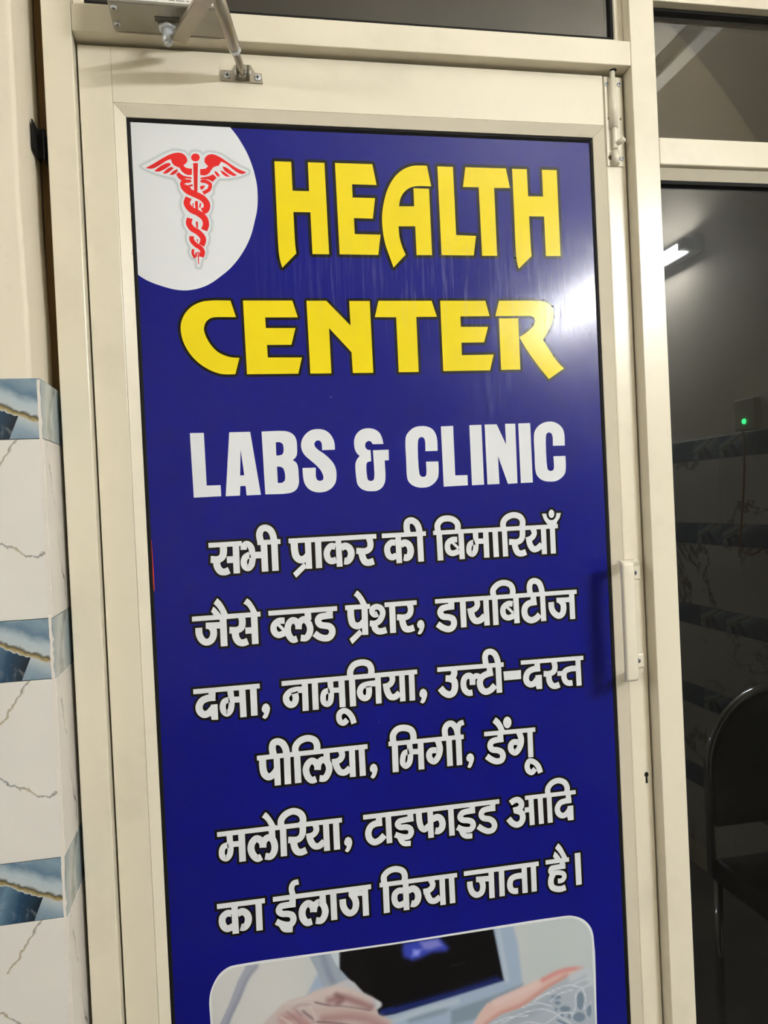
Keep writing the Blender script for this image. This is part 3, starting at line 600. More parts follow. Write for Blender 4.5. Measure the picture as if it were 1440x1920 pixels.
# poster print, traced in 0.1 mm on the poster plane (x, z)
PRINT = [
('letter','yellow printed letter H','yellow',44,[['p',[(816,19014),(1049,19015),(1049,18614),(1280,18613),(1282,19017),(1514,19018),(1520,17736),(1286,17736),(1284,18320),(1046,18318),(1050,17855),(1060,17743),(856,17541),(829,17644),(816,17792),(815,18442)]]]),
('letter','yellow printed letter E','yellow',44,[['p',[(1664,19021),(2199,19022),(2246,18729),(1893,18729),(1893,18541),(2216,18542),(2170,18250),(1898,18252),(1899,18026),(2272,18025),(2224,17736),(1670,17738)]]]),
('letter','yellow printed letter A','yellow',44,[['p',[(2999,19027),(2885,19027),(2758,19011),(2630,18953),(2508,18843),(2407,18680),(2344,18497),(2306,18299),(2306,18086),(2331,17905),(2385,17723),(2439,17560),(2624,17745),(2578,17863),(2546,18000),(2539,18149),(2785,18154),(2785,17741),(3014,17744),(3015,18698),(2784,18699),(2783,18439),(2559,18434),(2587,18549),(2647,18642),(2728,18702),(2823,18729),(3048,18734)]]]),
('letter','yellow printed letter L','yellow',44,[['p',[(3154,19024),(3387,19025),(3389,18039),(3689,18032),(3641,17746),(3157,17746)]]]),
('letter','yellow printed letter T','yellow',44,[['p',[(3574,19026),(4193,19029),(4242,18744),(3999,18739),(3998,17747),(3769,17744),(3764,18741),(3525,18739)]]]),
('letter','yellow printed letter H','yellow',44,[['p',[(4289,19027),(4517,19029),(4520,18631),(4754,18633),(4754,19029),(4987,19030),(4989,17757),(4758,17754),(4756,18338),(4521,18336),(4526,17908),(4532,17751),(4324,17560),(4299,17670),(4290,17826),(4291,18437)]]]),
('letter','yellow printed letter C','yellow',38,[['p',[(124,17082),(-135,17082),(-264,17064),(-380,17013),(-476,16926),(-538,16817),(-559,16716),(-549,16586),(-506,16455),(-427,16323),(-319,16213),(-195,16131),(-68,16081),(32,16070),(143,16071),(209,16295),(101,16303),(1,16334),(-96,16393),(-177,16489),(-236,16613),(-250,16700),(-220,16787),(-161,16838),(-88,16854),(26,16856),(188,16855)]]]),
('letter','yellow printed letter E','yellow',38,[['p',[(294,17083),(972,17084),(1038,16851),(586,16850),(588,16703),(998,16701),(931,16469),(592,16469),(596,16295),(1068,16289),(1007,16065),(301,16068)]]]),
('letter','yellow printed letter N','yellow',38,[['p',[(1170,17082),(1448,17083),(1777,16734),(1775,17080),(2069,17081),(2073,16062),(1779,16063),(1774,16356),(1470,16700),(1473,16063),(1177,16064)]]]),
('letter','yellow printed letter T','yellow',38,[['p',[(2196,17084),(2976,17086),(3045,16856),(2738,16853),(2737,16064),(2443,16064),(2443,16850),(2133,16852)]]]),
('letter','yellow printed letter E','yellow',38,[['p',[(3104,17087),(3787,17088),(3842,16864),(3396,16861),(3397,16710),(3810,16708),(3739,16481),(3395,16479),(3393,16298),(3877,16302),(3811,16072),(3103,16070)]]]),
('letter','yellow printed letter R','yellow',38,[['p',[(3996,17089),(4580,17090),(4696,17078),(4778,17040),(4834,16964),(4838,16869),(4789,16727),(4725,16616),(4653,16514),(4747,16363),(4841,16219),(4963,16083),(4718,15928),(4583,16096),(4458,16271),(4364,16413),(4288,16552),(4425,16641),(4512,16720),(4545,16790),(4531,16838),(4485,16863),(4369,16866),(3930,16864)]],['p',[(3984,16831),(4280,16833),(4279,16078),(3982,16076)]]]),
('letter','white printed letter L','white',0,[['p',[(-506,15279),(-320,15276),(-316,14555),(-130,14554),(-128,14401),(-495,14398)]]]),
('letter','white printed letter A','white',0,[['p',[(21,15274),(305,15273),(411,14398),(215,14398),(207,14529),(136,14529),(125,14399),(-68,14399)],[(164,15032),(197,14676),(140,14675)]]]),
('letter','white printed letter B','white',0,[['p',[(461,15272),(752,15272),(840,15255),(905,15208),(936,15140),(941,15028),(934,14939),(912,14895),(873,14862),(916,14828),(939,14775),(945,14640),(943,14536),(914,14463),(860,14420),(770,14400),(471,14400)],[(649,15118),(708,15116),(744,15091),(753,15042),(748,14975),(729,14943),(684,14933),(648,14934)],[(649,14778),(699,14775),(735,14753),(750,14708),(757,14618),(746,14577),(711,14553),(651,14551)]]]),
('letter','white printed letter S','white',0,[['p',[(1472,14987),(1469,15086),(1447,15155),(1400,15224),(1327,15271),(1245,15284),(1154,15273),(1077,15226),(1021,15153),(998,15071),(1009,14989),(1048,14920),(1119,14851),(1198,14777),(1262,14695),(1291,14612),(1283,14570),(1240,14554),(1203,14570),(1187,14608),(1189,14745),(1003,14746),(1006,14623),(1022,14533),(1070,14456),(1143,14411),(1232,14395),(1323,14408),(1401,14450),(1457,14522),(1476,14605),(1474,14710),(1447,14786),(1390,14863),(1311,14938),(1231,14996),(1188,15050),(1186,15088),(1207,15117),(1240,15126),(1271,15115),(1288,15084),(1291,14987)]]]),
('letter','white printed ampersand','white',0,[['p',[(2172,15046),(2153,15141),(2118,15210),(2051,15258),(1959,15276),(1866,15259),(1795,15205),(1756,15130),(1749,15047),(1760,14971),(1789,14918),(1821,14888),(1782,14842),(1754,14775),(1751,14684),(1757,14578),(1771,14487),(1819,14424),(1886,14391),(1978,14380),(2056,14387),(2127,14430),(2167,14501),(2179,14577),(2178,14810),(2240,14811),(2243,14962),(2015,14960),(2016,14568),(2001,14535),(1963,14525),(1927,14538),(1915,14572),(1913,14769),(1929,14796),(1983,14809),(1981,14964),(1937,14972),(1912,15000),(1905,15039),(1922,15080),(1958,15097),(1996,15085),(2015,15048)]]]),
('letter','white printed letter C','white',0,[['p',[(2963,14922),(2964,15086),(2947,15163),(2903,15234),(2826,15275),(2739,15285),(2644,15272),(2563,15221),(2509,15153),(2493,15070),(2492,14794),(2493,14580),(2506,14510),(2558,14447),(2635,14410),(2721,14399),(2809,14410),(2890,14456),(2949,14531),(2965,14623),(2967,14769),(2784,14771),(2781,14592),(2765,14560),(2728,14552),(2693,14569),(2678,14603),(2678,15064),(2695,15112),(2732,15131),(2771,15112),(2784,15068),(2782,14922)]]]),
('letter','white printed letter L','white',0,[['p',[(3029,15272),(3213,15275),(3210,14556),(3396,14554),(3394,14405),(3031,14401)]]]),
('letter','white printed letter I','white',0,[['p',[(3457,15279),(3642,15280),(3641,14405),(3457,14402)]]]),
('letter','white printed letter N','white',0,[['p',[(3691,15282),(3875,15280),(4006,14979),(4005,15283),(4162,15282),(4155,14404),(4008,14401),(3873,14815),(3877,14406),(3692,14405)]]]),
('letter','white printed letter I','white',0,[['p',[(4208,15284),(4394,15285),(4395,14407),(4208,14405)]]]),
('letter','white printed letter C','white',0,[['p',[(4925,14935),(4924,15105),(4902,15186),(4846,15251),(4772,15288),(4697,15299),(4595,15281),(4509,15228),(4459,15159),(4443,15080),(4442,14804),(4442,14598),(4459,14519),(4514,14453),(4588,14418),(4680,14407),(4765,14414),(4843,14453),(4905,14517),(4925,14612),(4926,14781),(4736,14781),(4736,14603),(4718,14572),(4679,14564),(4643,14581),(4631,14615),(4630,15067),(4643,15122),(4686,15141),(4725,15119),(4738,15071),(4735,14938)]]]),
('word','white Hindi word sabhi with black outline','white',34,[['l',67,[(-331,13736),(118,13738)]],['l',67,[(330,13737),(648,13736)]],['s',95,[(-137,13745),(-134,13647),(-152,13574),(-204,13537),(-311,13542)]],['s',95,[(-234,13512),(-226,13438),(-182,13371),(-129,13360),(-70,13380)]],['l',92,[(-95,13524),(23,13524)]],['l',87,[(35,13729),(31,13330)]],['s',85,[(141,13648),(143,13690),(174,13727),(214,13715),(247,13662),(251,13588),(240,13514)]],['s',87,[(219,13580),(157,13544),(134,13478),(148,13415),(189,13394),(230,13429),(252,13501),(258,13587)]],['l',92,[(249,13566),(389,13565)]],['l',90,[(418,13720),(418,13331)]],['l',90,[(562,13724),(561,13332)]],['s',92,[(378,13728),(364,13853),(394,13919),(449,13937),(509,13907),(543,13849),(561,13755)]]]),
('word','white Hindi word prakar with black outline','white',34,[['l',67,[(760,13736),(2006,13737)]],['s',100,[(836,13722),(840,13591),(860,13509),(914,13466),(976,13477),(1022,13518)]],['l',87,[(1030,13711),(1028,13333)]],['p',[(803,13285),(961,13422),(995,13355),(842,13218)]],['l',87,[(1172,13716),(1169,13334)]],['l',82,[(1458,13719),(1462,13335)]],['s',90,[(1412,13621),(1353,13632),(1301,13583),(1287,13515),(1307,13449),(1349,13421),(1416,13435)]],['s',97,[(1495,13601),(1555,13623),(1613,13587),(1635,13514),(1614,13446),(1570,13408),(1529,13413)]],['s',87,[(1896,13727),(1916,13643),(1904,13574),(1851,13536),(1708,13545)]],['s',95,[(1783,13512),(1800,13435),(1833,13380),(1884,13369),(1954,13385)]]]),
('word','white Hindi word ki with black outline','white',34,[['l',65,[(2086,13737),(2733,13738)]],['l',82,[(2322,13710),(2323,13334)]],['s',87,[(2279,13630),(2217,13633),(2168,13589),(2153,13529),(2175,13451),(2222,13423),(2286,13445)]],['s',97,[(2355,13596),(2418,13622),(2475,13584),(2497,13509),(2478,13433),(2440,13405),(2392,13413)]],['l',85,[(2642,13738),(2644,13337)]],['s',92,[(2463,13754),(2453,13844),(2471,13917),(2524,13936),(2588,13903),(2625,13841),(2642,13738)]]]),
('word','white Hindi word bimariyan with black outline','white',34,[['l',62,[(2840,13739),(4757,13740)]],['l',85,[(2930,13729),(2933,13336)]],['s',87,[(2915,13749),(2912,13852),(2968,13920),(3060,13939),(3152,13915),(3211,13850),(3211,13753)]],['l',80,[(3257,13731),(3259,13336)]],['s',82,[(3195,13625),(3125,13626),(3063,13590),(3044,13527),(3064,13457),(3116,13429),(3217,13455)]],['l',40,[(3117,13590),(3213,13494)]],['s',80,[(3476,13720),(3477,13622),(3474,13518),(3459,13441),(3417,13400),(3373,13427),(3369,13498),(3393,13551),(3459,13578)]],['l',77,[(3473,13583),(3608,13580)]],['l',82,[(3633,13724),(3633,13337)]],['l',82,[(3776,13730),(3779,13337)]],['l',80,[(3920,13736),(3922,13336)]],['s',87,[(3905,13743),(3907,13834),(3958,13901),(4063,13938),(4165,13911),(4207,13845),(4199,13754)]],['s',85,[(4191,13781),(4198,13649),(4177,13578),(4120,13541),(3986,13547)]],['s',90,[(4068,13518),(4081,13445),(4116,13380),(4171,13366),(4240,13386)]],['s',82,[(4360,13726),(4382,13659),(4354,13601),(4294,13567),(4249,13559)]],['s',90,[(4292,13578),(4310,13485),(4360,13419),(4420,13426),(4492,13481)]],['l',80,[(4528,13717),(4527,13335)]],['l',80,[(4669,13723),(4668,13336)]],['p',[(4514,13936),(4607,13935),(4619,13891),(4641,13866),(4661,13859),(4688,13868),(4704,13894),(4717,13935),(4815,13935),(4791,13863),(4746,13799),(4736,13746),(4617,13752),(4570,13808),(4538,13862)]]]),
('dot','white nasal dot over the first Hindi line','white',34,[['p',[(4709,13926),(4706,13907),(4699,13890),(4689,13877),(4676,13869),(4662,13866),(4648,13870),(4636,13880),(4627,13894),(4621,13911),(4620,13931),(4623,13950),(4630,13967),(4641,13980),(4653,13988),(4667,13991),(4681,13987),(4693,13977),(4703,13963),(4708,13946)]]]),
('word','white Hindi word jaise with black outline','white',34,[['l',67,[(-599,12744),(325,12747)]],['l',87,[(-420,12638),(-188,12632)]],['s',92,[(-515,12619),(-512,12525),(-471,12442),(-419,12414),(-358,12436),(-321,12510),(-326,12584),(-358,12629)]],['l',92,[(-185,12738),(-187,12341)]],['p',[(-302,12936),(-248,13006),(-202,12954),(-153,12865),(-115,12770),(-203,12773),(-231,12843),(-265,12895)]],['p',[(-307,12894),(-278,12867),(-239,12816),(-205,12770),(-301,12771),(-340,12829)]],['s',92,[(67,12732),(73,12652),(57,12582),(1,12549),(-107,12555)]],['s',95,[(-31,12525),(-21,12444),(17,12383),(70,12367),(136,12386)]],['l',87,[(109,12532),(212,12531)]],['l',90,[(238,12751),(236,12338)]],['p',[(100,12908),(152,12978),(191,12945),(240,12868),(286,12766),(204,12759),(177,12829),(143,12878)]]]),
('word','white Hindi word blad with black outline','white',34,[['l',67,[(435,12749),(1396,12749)]],['s',87,[(653,12631),(577,12633),(516,12594),(495,12534),(514,12470),(562,12438),(653,12462)]],['l',42,[(557,12591),(644,12492)]],['s',90,[(815,12369),(761,12356),(714,12403),(689,12494),(711,12586),(762,12628),(817,12603),(842,12545),(840,12498)]],['s',90,[(840,12498),(853,12579),(917,12630),(977,12582),(1004,12495),(981,12410),(936,12366),(866,12374)]],['l',90,[(979,12741),(983,12616)]],['l',90,[(1290,12744),(1285,12650)]],['s',92,[(1331,12662),(1212,12655),(1143,12641),(1119,12593),(1144,12541),(1218,12519),(1274,12504),(1309,12460),(1306,12397),(1261,12348),(1197,12343),(1123,12371),(1061,12422)]]]),
('word','white Hindi word preshar with black outline','white',34,[['l',67,[(1511,12749),(1867,12747)]],['s',95,[(1587,12735),(1589,12603),(1611,12515),(1666,12481),(1731,12497),(1785,12550)]],['l',87,[(1788,12746),(1781,12345)]],['p',[(1552,12303),(1702,12430),(1741,12364),(1589,12230)]],['p',[(1640,12917),(1693,12984),(1739,12939),(1787,12860),(1827,12775),(1738,12775),(1705,12847),(1673,12890)]],['s',82,[(1975,12632),(1936,12620),(1899,12654),(1901,12707),(1954,12733),(2015,12714),(2046,12652),(2031,12583),(1989,12525),(1930,12498),(1853,12503)]],['s',90,[(1916,12483),(1927,12426),(1970,12384),(2028,12380),(2090,12394)]],['l',67,[(2079,12751),(2550,12753)]],['l',87,[(2188,12750),(2185,12342)]],['s',85,[(2439,12752),(2459,12667),(2438,12592),(2387,12557),(2249,12561)]],['s',92,[(2324,12530),(2338,12452),(2369,12390),(2424,12378),(2495,12395)]],['p',[(2539,12437),(2560,12483),(2601,12500),(2635,12477),(2650,12422),(2634,12359),(2605,12310),(2574,12287),(2543,12305),(2563,12345),(2578,12374),(2550,12394)]]]),
('word','white Hindi word diabetes with black outline','white',34,[['l',63,[(2822,12749),(5010,12745)]],['l',90,[(3064,12740),(3062,12646)]],['s',90,[(3105,12660),(2977,12652),(2914,12630),(2893,12580),(2926,12526),(3005,12509),(3072,12481),(3092,12419),(3070,12361),(3015,12334),(2927,12359),(2845,12421)]],['l',86,[(3236,12746),(3237,12343)]],['s',83,[(3443,12740),(3457,12661),(3431,12611),(3367,12578),(3305,12568)]],['s',93,[(3356,12582),(3368,12494),(3417,12427),(3486,12428),(3561,12489)]],['l',83,[(3588,12756),(3591,12344)]],['l',83,[(3725,12765),(3727,12341)]],['s',86,[(3710,12766),(3705,12853),(3782,12932),(3883,12951),(3978,12910),(4008,12833),(3997,12755)]],['s',83,[(3995,12632),(3933,12640),(3861,12598),(3840,12530),(3866,12458),(3923,12433),(4016,12459)]],['l',40,[(3898,12604),(3996,12499)]],['l',83,[(4050,12742),(4053,12343)]],['l',86,[(4325,12741),(4320,12641)]],['s',93,[(4370,12636),(4254,12623),(4197,12583),(4173,12506),(4198,12416),(4270,12371),(4345,12388),(4413,12445)]],['l',80,[(4467,12749),(4470,12344)]],['s',86,[(4274,12762),(4270,12877),(4297,12933),(4353,12949),(4417,12917),(4449,12848),(4466,12741)]],['l',73,[(4684,12637),(4919,12634)]],['s',90,[(4599,12617),(4603,12519),(4647,12442),(4711,12404),(4768,12433),(4791,12515),(4781,12586),(4740,12630)]],['l',83,[(4928,12736),(4928,12340)]]]),
('word','white Hindi word dama with black outline','white',34,[['l',67,[(-629,11752),(268,11752)]],['l',93,[(-379,11751),(-382,11653)]],['s',95,[(-339,11650),(-438,11648),(-520,11617),(-562,11542),(-547,11468),(-496,11428),(-436,11445),(-373,11506)]],['p',[(-404,11555),(-315,11555),(-315,11341),(-402,11346),(-413,11418)]],['s',82,[(-135,11729),(-127,11636),(-127,11526),(-148,11448),(-192,11411),(-233,11444),(-246,11518),(-220,11581),(-153,11602)]],['l',82,[(-129,11597),(3,11590)]],['l',87,[(26,11739),(28,11342)]],['l',90,[(178,11744),(176,11349)]],['p',[(281,11438),(304,11488),(342,11504),(377,11481),(393,11427),(375,11361),(348,11308),(319,11288),(281,11312),(301,11347),(314,11367),(285,11400)]]]),
('word','white Hindi word namuniya with black outline','white',34,[['l',67,[(570,11758),(2510,11757)]],['s',90,[(864,11647),(753,11650),(671,11625),(622,11561),(634,11492),(681,11451),(729,11464),(754,11518),(752,11580),(741,11625)]],['l',85,[(891,11730),(887,11347)]],['l',85,[(1031,11749),(1028,11348)]],['s',80,[(1250,11736),(1252,11648),(1253,11522),(1232,11436),(1191,11413),(1148,11443),(1139,11520),(1164,11584),(1232,11605)]],['l',72,[(1250,11602),(1383,11596)]],['l',87,[(1409,11741),(1409,11350)]],['s',80,[(1560,11104),(1535,11193),(1487,11264),(1426,11298),(1367,11272),(1348,11211),(1368,11146),(1411,11126),(1468,11166)]],['l',87,[(1559,11759),(1558,11348)]],['s',90,[(1539,11761),(1541,11849),(1596,11930),(1712,11958),(1810,11925),(1844,11848),(1833,11760)]],['s',85,[(1902,11646),(1774,11639),(1698,11614),(1664,11547),(1683,11476),(1732,11446),(1778,11467),(1797,11535),(1795,11612)]],['l',82,[(1933,11745),(1930,11352)]],['s',82,[(2127,11754),(2144,11682),(2121,11627),(2068,11594),(2003,11585)]],['s',90,[(2047,11589),(2061,11511),(2102,11437),(2164,11425),(2238,11476)]],['l',80,[(2283,11747),(2280,11351)]],['l',82,[(2425,11748),(2421,11350)]],['p',[(2528,11437),(2549,11490),(2587,11507),(2623,11486),(2643,11433),(2626,11364),(2597,11308),(2570,11292),(2531,11314),(2553,11351),(2561,11376),(2535,11398)]]]),
('word','white Hindi word ulti-dast with black outline','white',34,[['l',65,[(2809,11760),(3817,11752)]],['s',93,[(3042,11765),(3061,11699),(3045,11649),(2997,11619),(2927,11623)]],['s',97,[(2977,11621),(3050,11579),(3062,11488),(3034,11410),(2974,11383),(2901,11419),(2841,11492)]],['s',87,[(3322,11384),(3267,11382),(3211,11426),(3190,11526),(3219,11608),(3279,11636),(3320,11604),(3329,11546),(3327,11494)]],['s',78,[(3327,11497),(3338,11581),(3389,11622),(3450,11597)]],['l',86,[(3598,11743),(3597,11653)]],['s',93,[(3646,11649),(3550,11632),(3475,11595),(3440,11520),(3464,11420),(3521,11377),(3599,11396),(3670,11459)]],['l',86,[(3732,11769),(3733,11343)]],['s',87,[(3545,11775),(3537,11887),(3565,11946),(3625,11956),(3683,11920),(3717,11847),(3735,11747)]],['p',[(3807,11648),(4079,11648),(4076,11516),(3813,11516)]],['l',62,[(4082,11756),(5071,11748)]],['l',86,[(4336,11746),(4335,11655)]],['s',90,[(4380,11648),(4273,11644),(4193,11610),(4153,11531),(4169,11455),(4228,11420),(4281,11437),(4327,11491)]],['p',[(4300,11551),(4400,11551),(4399,11341),(4311,11343),(4297,11411)]],['s',84,[(4596,11746),(4613,11648),(4594,11587),(4531,11556),(4430,11561)]],['s',89,[(4509,11533),(4517,11441),(4558,11378),(4610,11363),(4673,11381)]],['l',70,[(4647,11546),(4733,11542)]],['s',84,[(4966,11598),(4851,11598),(4770,11569),(4748,11487),(4780,11409),(4832,11387),(4880,11389)]],['l',81,[(4982,11751),(4984,11336)]]]),
('word','white Hindi word piliya with black outline','white',34,[['l',67,[(182,10755),(1737,10758)]],['s',97,[(258,10741),(258,10598),(282,10515),(333,10478),(396,10506),(448,10565)]],['l',87,[(453,10751),(451,10347)]],['l',90,[(596,10754),(591,10348)]],['s',95,[(412,10762),(399,10881),(423,10944),(479,10957),(539,10926),(576,10862),(596,10761)]],['l',90,[(735,10758),(734,10349)]],['s',92,[(716,10760),(721,10860),(783,10932),(894,10961),(989,10923),(1021,10854),(1015,10767)]],['s',92,[(987,10378),(928,10365),(874,10418),(850,10521),(883,10603),(935,10638),(989,10609),(1014,10553),(1012,10503)]],['s',92,[(1012,10503),(1029,10587),(1085,10637),(1146,10608),(1178,10510),(1150,10423),(1104,10373),(1035,10380)]],['l',87,[(1149,10734),(1153,10614)]],['s',85,[(1351,10750),(1370,10672),(1343,10619),(1291,10593),(1221,10589)]],['s',90,[(1268,10601),(1287,10511),(1336,10436),(1397,10426),(1473,10478)]],['l',85,[(1511,10746),(1508,10348)]],['l',87,[(1650,10757),(1651,10347)]],['p',[(1755,10441),(1777,10490),(1816,10504),(1850,10482),(1867,10429),(1852,10360),(1824,10310),(1797,10290),(1759,10313),(1779,10353),(1791,10380),(1763,10398)]]]),
('word','white Hindi word mirgi with black outline','white',34,[['l',65,[(2041,10760),(3159,10753)]],['l',88,[(2133,10770),(2128,10348)]],['s',92,[(2111,10772),(2117,10889),(2186,10960),(2296,10966),(2383,10924),(2412,10841),(2401,10751)]],['s',81,[(2344,10766),(2352,10666),(2351,10529),(2327,10450),(2279,10419),(2240,10460),(2242,10541),(2269,10605),(2335,10624)]],['l',78,[(2344,10616),(2489,10608)]],['l',85,[(2512,10776),(2508,10345)]],['s',88,[(2762,10760),(2795,10619),(2765,10504),(2700,10441),(2645,10476),(2630,10554),(2666,10600),(2745,10599)]],['l',85,[(2935,10755),(2935,10348)]],['l',85,[(3079,10755),(3077,10345)]],['s',88,[(2883,10772),(2883,10894),(2922,10951),(2979,10962),(3043,10902),(3076,10765)]],['s',78,[(3071,10811),(3082,10898),(3111,10947),(3169,10962)]],['p',[(3183,10441),(3208,10488),(3247,10502),(3284,10480),(3301,10428),(3284,10365),(3253,10304),(3229,10285),(3192,10305),(3213,10345),(3224,10376),(3190,10398)]]]),
('word','white Hindi word dengu with black outline','white',34,[['l',65,[(3470,10758),(4261,10748)]],['l',88,[(3717,10755),(3716,10653)]],['s',88,[(3763,10658),(3635,10652),(3576,10631),(3554,10577),(3580,10523),(3666,10501),(3723,10467),(3743,10409),(3717,10352),(3649,10339),(3573,10369),(3493,10432)]],['p',[(3605,10919),(3658,10990),(3710,10942),(3761,10853),(3790,10776),(3703,10775),(3664,10854)]],['p',[(3897,10888),(3892,10862),(3882,10839),(3867,10822),(3848,10812),(3828,10809),(3809,10815),(3792,10829),(3778,10850),(3770,10874),(3769,10901),(3773,10927),(3783,10950),(3798,10967),(3817,10978),(3837,10980),(3856,10974),(3873,10960),(3887,10940),(3895,10915)]],['s',88,[(4000,10751),(4035,10621),(4008,10511),(3936,10439),(3879,10476),(3869,10548),(3908,10593),(3986,10588)]],['l',81,[(4176,10737),(4173,10344)]],['s',81,[(4313,10099),(4279,10202),(4213,10271),(4145,10288),(4108,10220),(4128,10147),(4176,10119),(4234,10166)]]]),
('word','white Hindi word malaria with black outline','white',34,[['l',67,[(-406,9764),(1323,9756)]],['s',82,[(-241,9762),(-238,9657),(-236,9533),(-255,9460),(-299,9422),(-346,9453),(-353,9530),(-327,9586),(-266,9607)]],['l',77,[(-242,9608),(-110,9603)]],['l',90,[(-77,9760),(-80,9350)]],['s',95,[(179,9384),(127,9365),(69,9420),(41,9516),(66,9600),(122,9643),(176,9614),(205,9557),(205,9508)]],['s',92,[(205,9508),(221,9591),(281,9638),(341,9606),(368,9493),(343,9409),(299,9371),(230,9384)]],['l',87,[(338,9739),(339,9608)]],['p',[(209,9929),(264,9996),(304,9954),(353,9874),(397,9782),(312,9780),(279,9852),(244,9900)]],['l',87,[(493,9763),(488,9350)]],['s',92,[(471,9760),(472,9853),(537,9930),(647,9962),(742,9918),(776,9848),(765,9755)]],['s',90,[(752,9807),(767,9692),(748,9607),(696,9561),(557,9569)]],['s',95,[(629,9528),(645,9445),(680,9390),(731,9376),(803,9397)]],['s',82,[(940,9746),(958,9675),(936,9621),(885,9590),(811,9583)]],['s',90,[(856,9593),(870,9516),(921,9438),(984,9432),(1059,9486)]],['l',85,[(1094,9752),(1093,9347)]],['l',87,[(1236,9767),(1234,9347)]],['p',[(1340,9438),(1363,9495),(1401,9509),(1439,9485),(1454,9430),(1438,9362),(1407,9309),(1378,9290),(1344,9315),(1365,9350),(1376,9376),(1348,9403)]]]),
('word','white Hindi word typhoid with black outline','white',34,[['l',67,[(1626,9757),(3655,9748)]],['l',87,[(1854,9736),(1853,9657)]],['s',92,[(1897,9649),(1801,9646),(1731,9614),(1690,9527),(1708,9438),(1769,9385),(1848,9403),(1923,9466)]],['l',82,[(1988,9745),(1990,9343)]],['l',85,[(2312,9726),(2311,9649)]],['s',82,[(2356,9655),(2216,9647),(2144,9634),(2120,9595),(2153,9553),(2257,9540),(2303,9508),(2312,9450),(2277,9405),(2211,9402),(2147,9423),(2078,9456)]],['s',75,[(2136,9420),(2169,9346),(2207,9311),(2299,9301)]],['s',87,[(2437,9727),(2443,9588),(2468,9507),(2510,9476),(2585,9525)]],['l',82,[(2606,9736),(2603,9342)]],['s',95,[(2636,9609),(2710,9630),(2761,9598),(2782,9520),(2761,9456),(2713,9429),(2669,9437)]],['l',82,[(2915,9738),(2916,9335)]],['l',84,[(3239,9749),(3238,9676)]],['s',84,[(3280,9662),(3154,9658),(3080,9641),(3049,9591),(3083,9545),(3177,9524),(3227,9496),(3239,9438),(3200,9394),(3134,9392),(3062,9413),(3000,9448)]],['s',76,[(3054,9398),(3087,9330),(3130,9302),(3220,9295)]],['l',81,[(3551,9748),(3550,9670)]],['s',84,[(3589,9658),(3455,9656),(3392,9635),(3370,9578),(3405,9531),(3492,9506),(3546,9464),(3565,9398),(3536,9345),(3469,9331),(3397,9361),(3314,9422)]]]),
('word','white Hindi word adi with black outline','white',34,[['s',86,[(3825,9701),(3881,9733),(3941,9738),(3987,9697),(3993,9646),(3958,9607),(3864,9588)]],['s',89,[(3897,9586),(3988,9539),(4005,9459),(3970,9391),(3909,9372),(3843,9404),(3784,9478)]],['l',76,[(4039,9573),(4136,9572)]],['l',78,[(4145,9757),(4148,9338)]],['l',62,[(4052,9752),(4854,9749)]],['l',78,[(4289,9755),(4292,9338)]],['l',78,[(4430,9753),(4431,9338)]],['s',84,[(4415,9762),(4416,9848),(4482,9924),(4587,9951),(4681,9912),(4721,9835),(4712,9756)]],['l',81,[(4735,9744),(4734,9653)]],['s',84,[(4780,9635),(4679,9633),(4597,9611),(4552,9537),(4568,9462),(4623,9421),(4685,9434),(4745,9499)]],['p',[(4714,9554),(4806,9553),(4803,9336),(4714,9336),(4703,9403)]]]),
('word','white Hindi word ka with black outline','white',34,[['l',69,[(-455,8776),(196,8769)]],['l',87,[(-220,8775),(-220,8368)]],['s',93,[(-264,8654),(-318,8666),(-380,8627),(-396,8561),(-373,8486),(-328,8453),(-249,8476)]],['s',97,[(-182,8640),(-116,8661),(-58,8616),(-40,8541),(-62,8473),(-108,8439),(-149,8450)]],['l',87,[(109,8776),(105,8365)]]]),
('word','white Hindi word ilaj with black outline','white',34,[['l',68,[(307,8769),(1694,8758)]],['l',88,[(577,8767),(576,8673)]],['s',87,[(617,8664),(484,8663),(407,8653),(381,8601),(415,8556),(510,8537),(562,8510),(576,8444),(543,8392),(487,8387),(409,8412),(338,8454)]],['s',77,[(402,8408),(445,8334),(484,8320),(560,8313)]],['s',77,[(586,8790),(570,8889),(602,8954),(672,8967)]],['s',97,[(832,8387),(767,8377),(714,8440),(701,8531),(730,8606),(788,8645),(840,8613),(861,8556),(861,8513)]],['s',93,[(861,8513),(883,8597),(941,8641),(1001,8597),(1027,8500),(1004,8422),(961,8379),(889,8390)]],['l',87,[(998,8748),(1000,8610)]],['l',87,[(1150,8755),(1148,8360)]],['l',74,[(1368,8697),(1599,8681)]],['s',93,[(1279,8636),(1284,8537),(1324,8456),(1380,8423),(1439,8452),(1466,8535),(1455,8614),(1417,8678)]],['l',87,[(1604,8757),(1603,8355)]]]),
('word','white Hindi word kiya with black outline','white',34,[['l',65,[(1817,8761),(2964,8753)]],['l',87,[(1906,8772),(1904,8351)]],['s',87,[(1886,8777),(1887,8877),(1952,8941),(2060,8961),(2160,8920),(2190,8849),(2181,8773)]],['l',85,[(2196,8745),(2194,8350)]],['s',87,[(2154,8638),(2091,8644),(2039,8610),(2022,8539),(2043,8465),(2087,8435),(2164,8454)]],['s',95,[(2229,8625),(2300,8647),(2354,8605),(2373,8528),(2350,8454),(2309,8424),(2264,8436)]],['s',82,[(2568,8740),(2595,8665),(2575,8616),(2521,8585),(2451,8579)]],['s',87,[(2499,8590),(2514,8515),(2558,8437),(2615,8425),(2695,8470)]],['l',82,[(2737,8749),(2735,8348)]],['l',82,[(2878,8749),(2879,8353)]]]),
